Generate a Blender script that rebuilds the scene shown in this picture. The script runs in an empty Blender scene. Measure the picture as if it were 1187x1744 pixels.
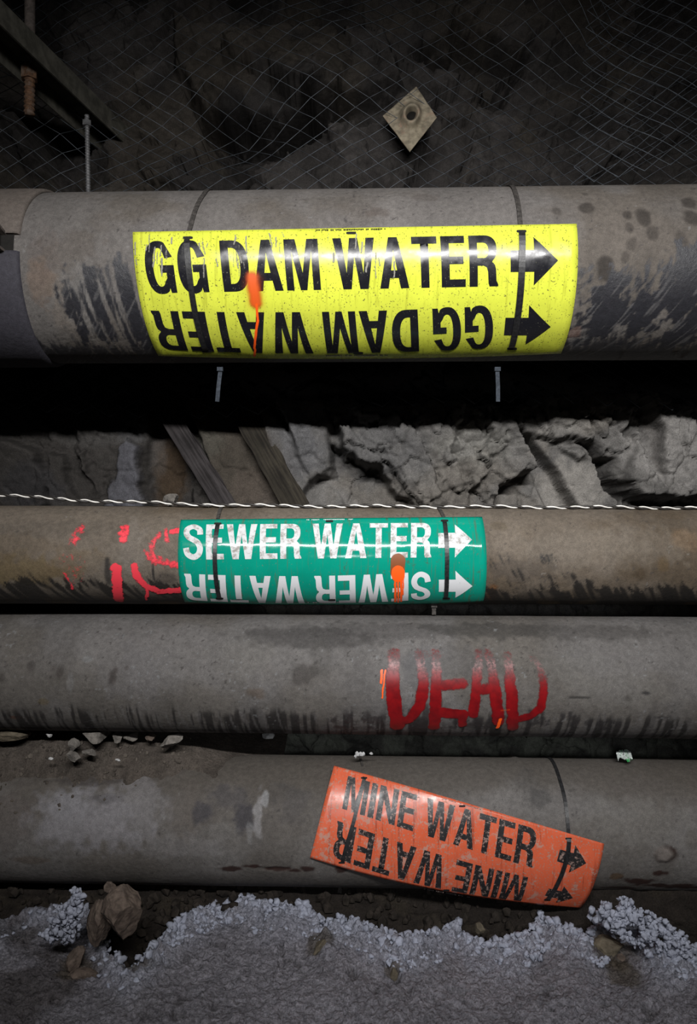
import bpy, bmesh, math, random
import numpy as np
from mathutils import Vector, noise as mnoise
from mathutils.geometry import tessellate_polygon

# ------------------------------------------------------------------ camera, world, light
F = 1300.0                 # focal length in pixels of the 1187 x 1744 frame
H = 0.72                   # camera height above the ground
C = bpy.context.scene.collection
S = bpy.context.scene
PI = math.pi

cam_d = bpy.data.cameras.new('camera')
cam_d.sensor_fit = 'VERTICAL'
cam_d.sensor_height = 36.0
cam_d.lens = F / 1744.0 * 36.0
cam_d.clip_start = 0.01
cam = bpy.data.objects.new('camera', cam_d)
C.objects.link(cam)
cam.location = (0, 0, H)
cam.rotation_euler = (PI / 2, 0, 0)
S.camera = cam

world = bpy.data.worlds.new('world')
S.world = world
world.use_nodes = True
bg = world.node_tree.nodes['Background']
bg.inputs[0].default_value = (0.75, 0.85, 1.0, 1)
bg.inputs[1].default_value = 0.0045

def area_lamp(name, loc, aim, sx, sy, power, spread, col=(1, 1, 1)):
    l = bpy.data.lights.new(name, 'AREA')
    l.shape = 'RECTANGLE'
    l.size = sx
    l.size_y = sy
    l.energy = power
    l.color = col
    l.spread = math.radians(spread)
    o = bpy.data.objects.new(name, l)
    C.objects.link(o)
    o.location = loc
    d = Vector(aim) - Vector(loc)
    o.rotation_euler = d.to_track_quat('-Z', 'Y').to_euler()
    return o

# a strip lamp on the gallery roof behind the photographer
area_lamp('strip_lamp', (0.10, -0.35, H + 0.74), (0.12, 1.40, H + 0.10), 1.1, 0.045, 12.5, 76, (1.0, 0.985, 0.97))

# added fill spot at camera height, lifts the dark gap between the lower pipes
fill = bpy.data.lights.new('fill_spot', 'SPOT')
fill.energy = 12.0
fill.spot_size = math.radians(46)
fill.spot_blend = 1.0
fill.shadow_soft_size = 0.05
fill.color = (0.93, 0.96, 1.0)
fill_o = bpy.data.objects.new('fill_spot', fill)
C.objects.link(fill_o)
fill_o.location = (0.05, -0.04, H - 0.02)
fill_o.rotation_euler = (Vector((0.15, 1.4, 0.22)) - fill_o.location).to_track_quat('-Z', 'Y').to_euler()

S.view_settings.view_transform = 'Standard'
S.view_settings.look = 'None'
S.view_settings.exposure = 0.0
S.view_settings.gamma = 1.0
S.view_settings.use_curve_mapping = False
S.cycles.max_bounces = 5
S.cycles.transparent_max_bounces = 12

# ------------------------------------------------------------------ helpers
def at(px, py, Y):
    return Vector(((px - 593.5) / F * Y, Y, H - (py - 872.0) / F * Y))

_T = np.random.default_rng(7).random((16, 256, 256))

def vn(x, y, seed=0):
    t = _T[seed % 16]
    off = seed * 13.37
    x = np.asarray(x, float) + off
    y = np.asarray(y, float) + off * 0.7
    xi = np.floor(x).astype(int)
    yi = np.floor(y).astype(int)
    fx = x - xi
    fy = y - yi
    fx = fx * fx * (3 - 2 * fx)
    fy = fy * fy * (3 - 2 * fy)
    a = t[yi & 255, xi & 255]
    b = t[yi & 255, (xi + 1) & 255]
    c = t[(yi + 1) & 255, xi & 255]
    d = t[(yi + 1) & 255, (xi + 1) & 255]
    return (a * (1 - fx) + b * fx) * (1 - fy) + (c * (1 - fx) + d * fx) * fy

def fbm(x, y, seed=0, octv=4, gain=0.5):
    s = 0
    a = 1.0
    t = 0.0
    for k in range(octv):
        s = s + a * vn(x * 2 ** k, y * 2 ** k, seed + k)
        t += a
        a *= gain
    return s / t

def vor(x, y, seed=0):
    """nearest cell: its id values r1..r4, its centre, F1 and F2"""
    xi = np.floor(x).astype(int)
    yi = np.floor(y).astype(int)
    f1 = np.full(x.shape, 9.0)
    f2 = np.full(x.shape, 9.0)
    best = [np.zeros(x.shape) for _ in range(6)]
    for dx in (-1, 0, 1):
        for dy in (-1, 0, 1):
            a = (xi + dx) & 255
            b = (yi + dy) & 255
            jx = xi + dx + _T[(seed) % 16][b, a]
            jy = yi + dy + _T[(seed + 1) % 16][b, a]
            d = np.hypot(x - jx, y - jy)
            n = d < f1
            f2 = np.where(n, f1, np.minimum(f2, d))
            f1 = np.where(n, d, f1)
            vals = (_T[(seed + 2) % 16][b, a], _T[(seed + 3) % 16][b, a], _T[(seed + 4) % 16][b, a],
                    _T[(seed + 5) % 16][b, a], jx, jy)
            for k in range(6):
                best[k] = np.where(n, vals[k], best[k])
    return best, f1, f2

def ss(a, b, v):
    t = np.clip((v - a) / (b - a), 0, 1)
    return t * t * (3 - 2 * t)

def mix(a, b, t):
    t = np.asarray(t)[..., None]
    return a * (1 - t) + np.asarray(b, float) * t

def grid_faces(nu, nv, wrap=False):
    idx = np.arange(nu * nv).reshape(nu, nv)
    if wrap:
        idx = np.concatenate([idx, idx[:, :1]], 1)
    return np.stack([idx[:-1, :-1], idx[1:, :-1], idx[1:, 1:], idx[:-1, 1:]], -1).reshape(-1, 4)

def mesh_obj(name, V, Fc, mat, parent=None, origin=None, smooth=True, col=None, val=None):
    """one mesh object; V are world points, stored relative to the parent's (or own) origin"""
    V = np.asarray(V, float).reshape(-1, 3)
    if parent is not None:
        p = parent
        base = np.zeros(3)
        while p is not None:
            base = base + np.array(p.location)
            p = p.parent
        loc = np.zeros(3)
        V = V - base
    else:
        loc = np.array(origin if origin is not None else ((V[:, 0].min() + V[:, 0].max()) / 2,
                       (V[:, 1].min() + V[:, 1].max()) / 2, V[:, 2].min()))
        V = V - loc
    me = bpy.data.meshes.new(name)
    if isinstance(Fc, np.ndarray) and Fc.ndim == 2:
        n = Fc.shape[1]
        me.vertices.add(len(V))
        me.vertices.foreach_set('co', V.astype(np.float32).ravel())
        me.loops.add(Fc.size)
        me.loops.foreach_set('vertex_index', Fc.astype(np.int32).ravel())
        me.polygons.add(len(Fc))
        me.polygons.foreach_set('loop_start', np.arange(0, Fc.size, n, dtype=np.int32))
        me.update(calc_edges=True)
        me.validate()
    else:
        me.from_pydata([tuple(v) for v in V], [], [tuple(int(i) for i in f) for f in Fc])
        me.update()
    me.polygons.foreach_set('use_smooth', np.full(len(me.polygons), bool(smooth)))
    if col is not None:
        c = np.ones((len(V), 4), np.float32)
        c[:, :3] = np.asarray(col).reshape(-1, 3)
        at_ = me.attributes.new('Col', 'FLOAT_COLOR', 'POINT')
        at_.data.foreach_set('color', c.ravel())
    if val is not None:
        at_ = me.attributes.new('val', 'FLOAT', 'POINT')
        at_.data.foreach_set('value', np.asarray(val, np.float32).ravel())
    me.materials.append(mat)
    o = bpy.data.objects.new(name, me)
    C.objects.link(o)
    o.location = loc
    if parent is not None:
        o.parent = parent
    return o

def tag(o, label=None, cat=None, group=None, kind=None):
    if label:
        o['label'] = label
    if cat:
        o['category'] = cat
    if group:
        o['group'] = group
    if kind:
        o['kind'] = kind
    return o

def thing(name, label, cat, loc, group=None):
    o = bpy.data.objects.new(name, None)
    C.objects.link(o)
    o.empty_display_size = 0.05
    o.location = loc
    return tag(o, label, cat, group)

class MB:
    """collects simple shapes into one mesh"""
    def __init__(self):
        self.v = []
        self.f = []
    def add(self, V, Fs):
        k = len(self.v)
        self.v += [tuple(p) for p in V]
        self.f += [tuple(int(i) + k for i in f) for f in Fs]
    def box(self, c, ax, ay, az):
        c = Vector(c)
        V = [c + ax * i + ay * j + az * k for i in (-1, 1) for j in (-1, 1) for k in (-1, 1)]
        self.add(V, [(0, 1, 3, 2), (4, 6, 7, 5), (0, 4, 5, 1), (2, 3, 7, 6), (0, 2, 6, 4), (1, 5, 7, 3)])
    def tube(self, pts, r, n=8, cap=True):
        pts = [Vector(p) for p in pts]
        rs = r if hasattr(r, '__len__') else [r] * len(pts)
        up = None
        V = []
        for i, p in enumerate(pts):
            t = (pts[min(i + 1, len(pts) - 1)] - pts[max(i - 1, 0)]).normalized()
            if up is None:
                up = t.orthogonal().normalized()
            up = (up - t * up.dot(t)).normalized()
            w = t.cross(up)
            for k in range(n):
                a = 2 * PI * k / n
                V.append(p + (up * math.cos(a) + w * math.sin(a)) * rs[i])
        Fs = []
        for i in range(len(pts) - 1):
            for k in range(n):
                a = i * n + k
                b = i * n + (k + 1) % n
                Fs.append((a, b, b + n, a + n))
        if cap:
            Fs.append(tuple(range(n))[::-1])
            Fs.append(tuple(range((len(pts) - 1) * n, len(pts) * n)))
        self.add(V, Fs)
    def build(self, name, mat, parent=None, smooth=True, **kw):
        return mesh_obj(name, np.array(self.v), self.f, mat, parent, smooth=smooth, **kw)

# ------------------------------------------------------------------ materials
class NT:
    def __init__(self, name):
        self.m = bpy.data.materials.new(name)
        self.m.use_nodes = True
        self.t = self.m.node_tree
        self.b = self.t.nodes['Principled BSDF']
        self.out = self.t.nodes['Material Output']
        self.tc = self.t.nodes.new('ShaderNodeTexCoord')
    def n(self, typ, **kw):
        x = self.t.nodes.new(typ)
        for k, v in kw.items():
            setattr(x, k, v)
        return x
    def put(self, sock, v):
        if hasattr(v, 'links'):
            self.t.links.new(v, sock)
        elif isinstance(v, (tuple, list)) and len(v) == 3 and sock.type == 'RGBA':
            sock.default_value = (*v, 1)
        else:
            sock.default_value = v
    def noise(self, scale, detail=4, rough=0.55, stretch=None, distort=0.0):
        x = self.n('ShaderNodeTexNoise')
        src = self.tc.outputs['Object']
        if stretch:
            mp = self.n('ShaderNodeMapping')
            self.t.links.new(src, mp.inputs['Vector'])
            mp.inputs['Scale'].default_value = stretch
            src = mp.outputs[0]
        self.t.links.new(src, x.inputs['Vector'])
        x.inputs['Scale'].default_value = scale
        x.inputs['Detail'].default_value = detail
        x.inputs['Roughness'].default_value = rough
        x.inputs['Distortion'].default_value = distort
        return x.outputs['Fac']
    def ramp(self, v, a, b, lo=0.0, hi=1.0):
        x = self.n('ShaderNodeMapRange', interpolation_type='SMOOTHSTEP')
        self.put(x.inputs['Value'], v)
        x.inputs['From Min'].default_value = a
        x.inputs['From Max'].default_value = b
        x.inputs['To Min'].default_value = lo
        x.inputs['To Max'].default_value = hi
        return x.outputs[0]
    def math(self, op, a, b=0.0):
        x = self.n('ShaderNodeMath', operation=op)
        self.put(x.inputs[0], a)
        self.put(x.inputs[1], b)
        return x.outputs[0]
    def mix(self, a, b, f, blend='MIX'):
        x = self.n('ShaderNodeMix', data_type='RGBA', blend_type=blend)
        self.put(x.inputs['Factor'], f)
        self.put(x.inputs['A'], a)
        self.put(x.inputs['B'], b)
        return x.outputs['Result']
    def attr(self, name):
        return self.n('ShaderNodeAttribute', attribute_name=name)
    def bump(self, h, strength, dist, prev=None):
        x = self.n('ShaderNodeBump')
        x.inputs['Strength'].default_value = strength
        x.inputs['Distance'].default_value = dist
        self.t.links.new(h, x.inputs['Height'])
        if prev is not None:
            self.t.links.new(prev, x.inputs['Normal'])
        return x.outputs[0]
    def set(self, color=None, rough=None, normal=None, spec=None, metal=None, coat=None):
        i = self.b.inputs
        if color is not None:
            self.put(i['Base Color'], color)
        if rough is not None:
            self.put(i['Roughness'], rough)
        if normal is not None:
            self.put(i['Normal'], normal)
        if spec is not None:
            self.put(i['Specular IOR Level'], spec)
        if metal is not None:
            self.put(i['Metallic'], metal)
        if coat is not None:
            self.put(i['Coat Weight'], coat)
        return self.m

def gray(n, v):
    c = n.n('ShaderNodeCombineColor')
    for k in range(3):
        n.put(c.inputs[k], v)
    return c.outputs[0]

def mat_painted_surface(name, dust=True, bump=0.25, fine=900, coarse=120, rough=0.85, spec=0.3, lo=0.72, hi=1.28):
    """colour from the mesh's own dirt map, fine grain and dust by noise; 'val' is bare glossy coating"""
    n = NT(name)
    a = n.attr('Col').outputs['Color']
    g = n.attr('val').outputs['Fac']
    f = n.noise(fine, 3, 0.65)
    c = n.noise(coarse, 5, 0.6)
    m = n.math('MULTIPLY', n.ramp(f, 0.25, 0.75, lo, hi), n.ramp(c, 0.3, 0.7, 0.85, 1.15))
    col = n.mix(a, gray(n, m), 1.0, 'MULTIPLY')
    r = n.math('SUBTRACT', rough, n.math('MULTIPLY', g, 0.38))
    sp = n.math('ADD', spec, n.math('MULTIPLY', g, 0.2))
    b = n.bump(f, bump, 0.002)
    b = n.bump(c, bump, 0.004, b)
    return n.set(col, r, b, sp)

def mat_plain(name, colr, rough=0.6, var=0.25, scale=150, bump=0.2, metal=0.0, spec=0.4, second=None, amount=0.5):
    n = NT(name)
    f = n.noise(scale, 5, 0.6)
    m = n.ramp(f, 0.3, 0.7, 1 - var, 1 + var)
    col = n.mix(colr, gray(n, m), 1.0, 'MULTIPLY')
    if second:
        g = n.noise(scale * 0.35, 6, 0.7)
        col = n.mix(col, second, n.ramp(g, 0.62 - amount * 0.3, 0.72 - amount * 0.2))
    return n.set(col, rough, n.bump(f, bump, 0.002), spec, metal)

def mat_panel(name, colr, dirt, specks, streak_amt, rough, speck_lo=0.66, scuff=None, scuff_lo=0.6, spec=0.5, wave=0.12):
    n = NT(name)
    col = n.mix(colr, gray(n, n.ramp(n.noise(25, 4), 0.3, 0.7, 0.93, 1.05)), 1.0, 'MULTIPLY')
    st = n.noise(1.0, 5, 0.6, stretch=(170, 30, 9))
    col = n.mix(col, dirt, n.math('MULTIPLY', n.ramp(st, 0.55, 0.66), streak_amt))
    sp = n.noise(330, 2, 0.5)
    col = n.mix(col, specks, n.math('MULTIPLY', n.ramp(sp, speck_lo, speck_lo + 0.05), 0.8))
    r = n.ramp(n.noise(60, 5), 0.3, 0.75, rough * 0.8, rough * 1.5)
    if scuff:
        sc = n.noise(55, 8, 0.75)
        fsc = n.ramp(sc, scuff_lo, scuff_lo + 0.06)
        col = n.mix(col, scuff, n.math('MULTIPLY', fsc, 0.8))
        r = n.math('ADD', r, n.math('MULTIPLY', fsc, 0.3))
    b = n.bump(n.noise(9, 3), wave, 0.012)
    return n.set(col, r, b, spec)

def mat_ink(name, colr, wear, lo, hi, rough, scale=230, stretch=None, amt=1.0, spec=0.5, wave=0.12):
    n = NT(name)
    w = n.noise(scale, 6, 0.75, stretch=stretch)
    f = n.math('MULTIPLY', n.ramp(w, lo, hi), amt)
    col = n.mix(colr, wear, f)
    r = n.ramp(n.noise(60, 5), 0.3, 0.75, rough * 0.8, rough * 1.5)
    b = n.bump(n.noise(9, 3), wave, 0.012)
    return n.set(col, r, b, spec)

def mat_spray(name, colr, rough=0.5, grain=0.55, scale=260, dark=None, lo=0.25, hi=0.75):
    """sprayed paint: opaque where its mask is strong, flecked and thin at its edges"""
    n = NT(name)
    v = n.attr('val').outputs['Fac']
    g = n.noise(scale, 5, 0.7)
    k = n.math('ADD', v, n.math('MULTIPLY', n.math('SUBTRACT', g, 0.5), grain * 2))
    f = n.ramp(k, lo, hi)
    col = colr
    if dark:
        col = n.mix(colr, dark, n.ramp(n.noise(70, 4), 0.35, 0.7))
    n.set(col, rough, None, 0.4)
    tr = n.n('ShaderNodeBsdfTransparent')
    mx = n.n('ShaderNodeMixShader')
    n.t.links.new(f, mx.inputs[0])
    n.t.links.new(tr.outputs[0], mx.inputs[1])
    n.t.links.new(n.b.outputs[0], mx.inputs[2])
    n.t.links.new(mx.outputs[0], n.out.inputs[0])
    return n.m

M = {}
M['pipe'] = mat_painted_surface('dusty_steel')
M['rock'] = mat_painted_surface('rock_face', bump=0.5, fine=420, coarse=60, rough=0.92, spec=0.2)
def mat_ground(name):
    n = NT(name)
    a = n.attr('Col').outputs['Color']
    f = n.noise(420, 4, 0.7)
    c = n.noise(110, 6, 0.7)
    v = n.n('ShaderNodeTexVoronoi')
    n.t.links.new(n.tc.outputs['Object'], v.inputs['Vector'])
    v.inputs['Scale'].default_value = 150
    m = n.math('MULTIPLY', n.ramp(f, 0.3, 0.7, 0.7, 1.3), n.ramp(c, 0.32, 0.68, 0.65, 1.3))
    col = n.mix(a, gray(n, m), 1.0, 'MULTIPLY')
    hole = n.ramp(n.noise(75, 4, 0.6), 0.60, 0.68)
    col = n.mix(col, (0.03, 0.028, 0.028), n.math('MULTIPLY', hole, 0.4))
    b = n.bump(f, 1.0, 0.003)
    b = n.bump(c, 1.0, 0.008, b)
    b = n.bump(n.math('SUBTRACT', 1.0, v.outputs['Distance']), 0.6, 0.006, b)
    return n.set(col, 0.95, b, 0.12)
M['ground'] = mat_ground('rough_ground')
M['yellow'] = mat_panel('yellow_plastic', (0.58, 0.63, 0.060), (0.30, 0.30, 0.03), (0.06, 0.05, 0.03), 0.42, 0.21, 0.63, spec=0.20, wave=0.20)
M['green'] = mat_panel('green_plastic', (0.003, 0.235, 0.165), (0.05, 0.13, 0.085), (0.10, 0.16, 0.12), 0.75, 0.10, 0.68, scuff=(0.035, 0.10, 0.065), scuff_lo=0.60, spec=0.16)
M['orange'] = mat_panel('orange_plastic', (0.58, 0.110, 0.050), (0.27, 0.050, 0.026), (0.30, 0.22, 0.18), 0.75, 0.25, 0.60, spec=0.28,
                        scuff=(0.40, 0.24, 0.19), scuff_lo=0.55)
M['ink_yellow'] = mat_ink('black_ink', (0.010, 0.010, 0.013), (0.30, 0.30, 0.20), 0.63, 0.68, 0.21, 330, spec=0.30, wave=0.20)
M['ink_yellow_worn'] = mat_ink('black_ink_worn', (0.012, 0.012, 0.015), (0.35, 0.34, 0.20), 0.52, 0.62, 0.2, 1.0, (260, 60, 45))
M['ink_green'] = mat_ink('white_ink', (0.56, 0.57, 0.58), (0.28, 0.265, 0.245), 0.46, 0.62, 0.12, 90, spec=0.16)
M['ink_green_clean'] = mat_ink('white_ink_clean', (0.60, 0.61, 0.63), (0.35, 0.45, 0.42), 0.62, 0.72, 0.12, 120, spec=0.16)
M['ink_orange'] = mat_ink('black_ink_flaked', (0.018, 0.017, 0.018), (0.27, 0.19, 0.165), 0.54, 0.60, 0.35, 170, spec=0.3)
M['slot'] = mat_plain('slot_black', (0.006, 0.006, 0.006), 0.8)
M['tie'] = mat_plain('black_nylon', (0.014, 0.014, 0.015), 0.38, 0.4, 200, 0.1)
M['tie_dusty'] = mat_plain('dusty_nylon', (0.045, 0.041, 0.038), 0.9, 0.4, 200, 0.2, spec=0.1)
M['tie_grey'] = mat_plain('pale_grey_nylon', (0.036, 0.042, 0.052), 0.9, 0.3, 200, 0.1, spec=0.1)
M['strand_white'] = mat_plain('white_wire', (0.72, 0.70, 0.66), 0.4, 0.2, 90, 0.1)
M['strand_black'] = mat_plain('black_wire', (0.025, 0.022, 0.020), 0.5, 0.3, 90, 0.1)
M['galv'] = mat_plain('galvanised_wire', (0.11, 0.123, 0.142), 0.5, 0.35, 60, 0.1, 0.3)
M['steel'] = mat_plain('painted_channel', (0.10, 0.095, 0.078), 0.8, 0.35, 40, 0.3)
M['rod'] = mat_plain('galvanised_rod', (0.20, 0.20, 0.205), 0.6, 0.3, 80, 0.2, 0.4)
M['rust'] = mat_plain('rusty_rod', (0.12, 0.063, 0.034), 0.8, 0.45, 160, 0.5, second=(0.15, 0.11, 0.085), amount=0.5)
M['rod_pale'] = mat_plain('dusty_rod', (0.13, 0.108, 0.096), 0.8, 0.35, 110, 0.4)
M['plate'] = mat_plain('dusty_plate', (0.32, 0.275, 0.20), 0.8, 0.35, 60, 0.4, second=(0.36, 0.25, 0.18), amount=0.35)
M['hole'] = mat_plain('hole_black', (0.008, 0.007, 0.006), 0.9)
M['wood'] = None
M['red'] = mat_spray('red_spray', (0.20, 0.004, 0.006), 0.36, 0.42, 240, dark=(0.12, 0.003, 0.005))
M['pink'] = mat_spray('fluorescent_red_spray', (0.72, 0.040, 0.062), 0.6, 0.95, 130)
M['orange_spray'] = mat_spray('orange_spray', (0.95, 0.10, 0.008), 0.45, 0.18, 300)
M['orange_mist'] = mat_spray('orange_mist', (0.62, 0.085, 0.008), 0.5, 0.10, 300, lo=0.02, hi=1.0)
M['rust_spray'] = mat_spray('orange_spray_dusty', (0.19, 0.055, 0.013), 0.5, 0.12, 300)
M['crust'] = mat_plain('white_crust', (0.265, 0.28, 0.34), 0.95, 0.22, 120, 0.8, spec=0.1)
M['gravel'] = mat_plain('dark_gravel', (0.020, 0.016, 0.013), 0.9, 0.5, 60, 0.6, spec=0.2)
M['soil'] = mat_painted_surface('loose_soil', bump=0.9, fine=380, coarse=110, rough=0.95, spec=0.15)
M['stone_grey'] = mat_plain('grey_stone', (0.135, 0.124, 0.112), 0.9, 0.35, 90, 0.6, spec=0.2)
M['stone_brown'] = mat_plain('brown_stone', (0.095, 0.073, 0.060), 0.9, 0.4, 90, 0.7, spec=0.2)
M['stone_tan'] = mat_plain('tan_stone', (0.095, 0.080, 0.058), 0.9, 0.35, 90, 0.7, spec=0.2)
M['grit'] = mat_plain('brown_grit', (0.075, 0.064, 0.054), 0.9, 0.5, 40, 0.4, spec=0.2)
M['stone_pale'] = mat_plain('pale_stone', (0.40, 0.40, 0.40), 0.9, 0.25, 90, 0.5, spec=0.2)
M['foil'] = mat_plain('foil_wrapper', (0.55, 0.60, 0.58), 0.3, 0.3, 90, 0.3, 0.3, second=(0.03, 0.30, 0.08), amount=0.55)

# ------------------------------------------------------------------ pipe geometry
class Pipe:
    """axis given as (Y, Z) at X = -0.63 and at X = +0.63"""
    def __init__(self, R, left, right):
        self.R = R
        self.l = np.array(left)
        self.r = np.array(right)
    def c(self, x):
        t = (np.asarray(x) + 0.63) / 1.26
        return self.l[0] + (self.r[0] - self.l[0]) * t, self.l[1] + (self.r[1] - self.l[1]) * t
    def P(self, x, th, r):
        cy, cz = self.c(x)
        return np.stack([np.asarray(x) + 0 * th, cy - r * np.cos(th), cz + r * np.sin(th)], -1)
    def hit(self, px, py, r=None):
        """surface coordinates (x, theta) of the point that the photo shows at px, py"""
        r = r or self.R
        dx = (px - 593.5) / F
        dz = -(py - 872.0) / F
        x = dx * 1.3
        for _ in range(12):
            cy, cz = self.c(x)
            cz = cz - H
            a = 1 + dz * dz
            b = -2 * (cy + dz * cz)
            c = cy * cy + cz * cz - r * r
            D = max(b * b - 4 * a * c, 0.0)
            Y = (-b - math.sqrt(D)) / (2 * a)
            x = dx * Y
        cy, cz = self.c(x)
        return float(x), float(math.atan2(dz * Y - (cz - H), cy - Y))

def pipe_from_photo(R, tl, bl, tr, br):
    """axis position that makes a pipe of radius R span the two edges at either end"""
    e = []
    for t, b in ((tl, bl), (tr, br)):
        pt = math.atan((872 - t) / F)
        pb = math.atan((872 - b) / F)
        d = R / math.sin((pt - pb) / 2)
        m = (pt + pb) / 2
        e.append((d * math.cos(m), H + d * math.sin(m)))
    return Pipe(R, *e)

PT = pipe_from_photo(0.150, 329, 620, 313, 613)
PS = pipe_from_photo(0.087, 861, 1028, 866, 1030)
PD = pipe_from_photo(0.104, 1044, 1243, 1051, 1259)
PM = pipe_from_photo(0.112, 1281, 1503, 1292, 1521)

def uneven(a, b, lo, hi, fine, coarse):
    return np.unique(np.round(np.concatenate([np.arange(a, lo, coarse), np.arange(lo, hi, fine),
                                              np.arange(hi, b + coarse / 2, coarse)]), 5))

def make_pipe(name, p, painter, label, bump=None, step=0.0021, tone=(0.62, 0.655, 0.705)):
    xs = uneven(-1.5, 1.5, -0.72, 0.72, step, 0.03)
    dth = step / p.R
    th = np.concatenate([np.arange(math.radians(-105), math.radians(125), dth),
                         np.arange(math.radians(125), math.radians(255), 0.06)])
    X, T = np.meshgrid(xs, th, indexing='ij')
    col, gl = painter(p, X, T)
    col = col * np.array(tone)
    r = np.full(X.shape, p.R) + 0.0012 * (fbm(X * 9, T * 2.2, 3) - 0.5)
    if bump is not None:
        r = r + bump(p, X, T)
    V = p.P(X, T, r)
    o = mesh_obj(name, V, grid_faces(len(xs), len(th), True), M['pipe'], origin=p.P(0.0, np.float64(0), 0.0),
                 col=col, val=gl)
    # open ends closed with discs
    return tag(o, label, 'pipe')

def blob(p, X, T, px, py, rx, ry, seed=0, ragged=0.5):
    """soft stain centred where the photo shows it; rx, ry in millimetres along and around the pipe"""
    x, t = p.hit(px, py)
    d = np.hypot((X - x) * 1000 / rx, (T - t) * p.R * 1000 / ry)
    d = d + ragged * (fbm(X * 70 + px, T * p.R * 70, seed, 4) - 0.5) * 2
    return 1 - ss(0.55, 1.1, d)

TAN = np.array((0.190, 0.166, 0.146))
BLK = np.array((0.020, 0.020, 0.026))

def base_dust(p, X, T, a=TAN, b=(0.150, 0.124, 0.100), seed=1):
    s = T * p.R
    c = np.ones(X.shape + (3,)) * np.asarray(a)
    n = fbm(X * 6, s * 8, seed, 5)
    c = mix(c, b, ss(0.42, 0.65, n))
    n2 = fbm(X * 22, s * 9, seed + 3, 5)
    c = c * (0.80 + 0.40 * n2)[..., None]
    # small pits and grains of grit
    k = vn(X * 330, s * 330, seed + 5) * vn(X * 120, s * 120, seed + 6)
    c = mix(c, (0.07, 0.06, 0.055), 0.7 * ss(0.62, 0.72, k))
    k = vn(X * 300, s * 300, seed + 8) * vn(X * 90, s * 90, seed + 9)
    c = mix(c, (0.34, 0.32, 0.30), 0.4 * ss(0.76, 0.84, k))
    return c

def paint_top(p, X, T):
    s = T * p.R
    deg = np.degrees(T)
    c = base_dust(p, X, T)
    gl = np.zeros(X.shape)
    # olive band right of the clamp and faint rusty stains
    for px, py, rx, ry, k, cc in ((230, 345, 60, 50, 0.45, (0.13, 0.105, 0.08)), (120, 430, 60, 40, 0.35, (0.12, 0.09, 0.065)),
                                  (75, 430, 30, 60, 0.3, (0.15, 0.11, 0.09)), (70, 480, 25, 40, 0.5, (0.24, 0.16, 0.11)),
                                  (110, 520, 30, 60, 0.35, (0.26, 0.20, 0.15)), (150, 520, 40, 70, 0.4, (0.26, 0.235, 0.21)),
                                  (720, 336, 30, 14, 0.35, (0.10, 0.075, 0.06)), (640, 362, 24, 12, 0.5, (0.10, 0.075, 0.06)),
                                  (560, 340, 60, 12, 0.3, (0.12, 0.10, 0.08))):
        c = mix(c, cc, k * blob(p, X, T, px, py, rx, ry, 2, 0.6))
    # grease spots on the right
    for px, py, rx, ry, k in ((1000, 354, 15, 16, .75), (1068, 366, 10, 12, .75), (1072, 388, 9, 12, .6), (1095, 370, 16, 20, .8),
                              (1112, 396, 12, 16, .6), (1172, 345, 14, 18, .75), (1178, 372, 16, 18, .75), (948, 360, 8, 10, .5),
                              (1160, 412, 12, 22, .5), (1075, 416, 10, 14, .45), (1030, 459, 17, 24, .85), (1064, 440, 8, 10, .5), (996, 330, 6, 6, .4)):
        c = mix(c, (0.040, 0.032, 0.026), k * blob(p, X, T, px, py, rx, ry, 4, 0.30))
    # bare black coating rubbed clean in streaks that run around the pipe
    sk = fbm(X * 55 + s * 9, s * 7, 5, 5, 0.6)
    sk2 = fbm(X * 160 + s * 25, s * 14, 8, 4, 0.6)
    reg = np.zeros(X.shape)
    for px, py, rx, ry, k in ((180, 520, 95, 75, .9), (225, 560, 110, 60, .9), (110, 590, 60, 40, .55), (150, 500, 60, 35, 0.7), (215, 480, 30, 60, 0.55)):
        reg = np.maximum(reg, k * blob(p, X, T, px, py, rx, ry, 6, 0.5))
    m = ss(0.44, 0.58, sk * 0.5 + sk2 * 0.5 + (reg - 0.66) * 0.36) * ss(0.02, 0.2, reg)
    reg2 = np.zeros(X.shape)
    for px, py, rx, ry, k in ((1035, 528, 38, 55, 1.35), (1092, 535, 34, 48, 1.2), (1165, 480, 36, 70, 1.25), (1180, 540, 50, 80, .95),
                              (985, 560, 50, 70, .72), (1165, 590, 90, 50, .74), (1090, 595, 120, 46, .70), (1184, 470, 30, 60, 1.3),
                              (1070, 490, 50, 50, .72), (1120, 500, 50, 60, .55), (1010, 480, 40, 30, .5)):
        reg2 = np.maximum(reg2, k * blob(p, X, T, px, py, rx, ry, 7, 0.55))
    rad = np.hypot(X - 0.30, s - 0.05)
    sk3 = fbm(rad * 120 + 3 * fbm(X * 20, s * 20, 2), np.arctan2(s - 0.05, X - 0.30) * 5, 9, 5, 0.62)
    m = np.maximum(m, ss(0.40, 0.58, sk3 * 0.6 + sk2 * 0.4 + (reg2 - 0.66) * 0.42) * ss(0.02, 0.2, reg2))
    # rubbed underside between and behind
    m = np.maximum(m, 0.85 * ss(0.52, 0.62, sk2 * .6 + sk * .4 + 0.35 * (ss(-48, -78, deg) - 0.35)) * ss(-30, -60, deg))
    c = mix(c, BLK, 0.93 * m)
    gl = m
    # fine pale scratches through the black
    sc = vn(X * 260 - s * 150, s * 30, 11)
    c = mix(c, (0.17, 0.155, 0.145), 0.6 * m * ss(0.70, 0.85, sc) * ss(-5, -35, deg))
    c = mix(c, (0.33, 0.20, 0.15), 0.5 * blob(p, X, T, 980, 568, 12, 16, 3, .8))
    # seam of the pipe coating: narrow dark lines around the pipe
    return c, gl

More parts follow.
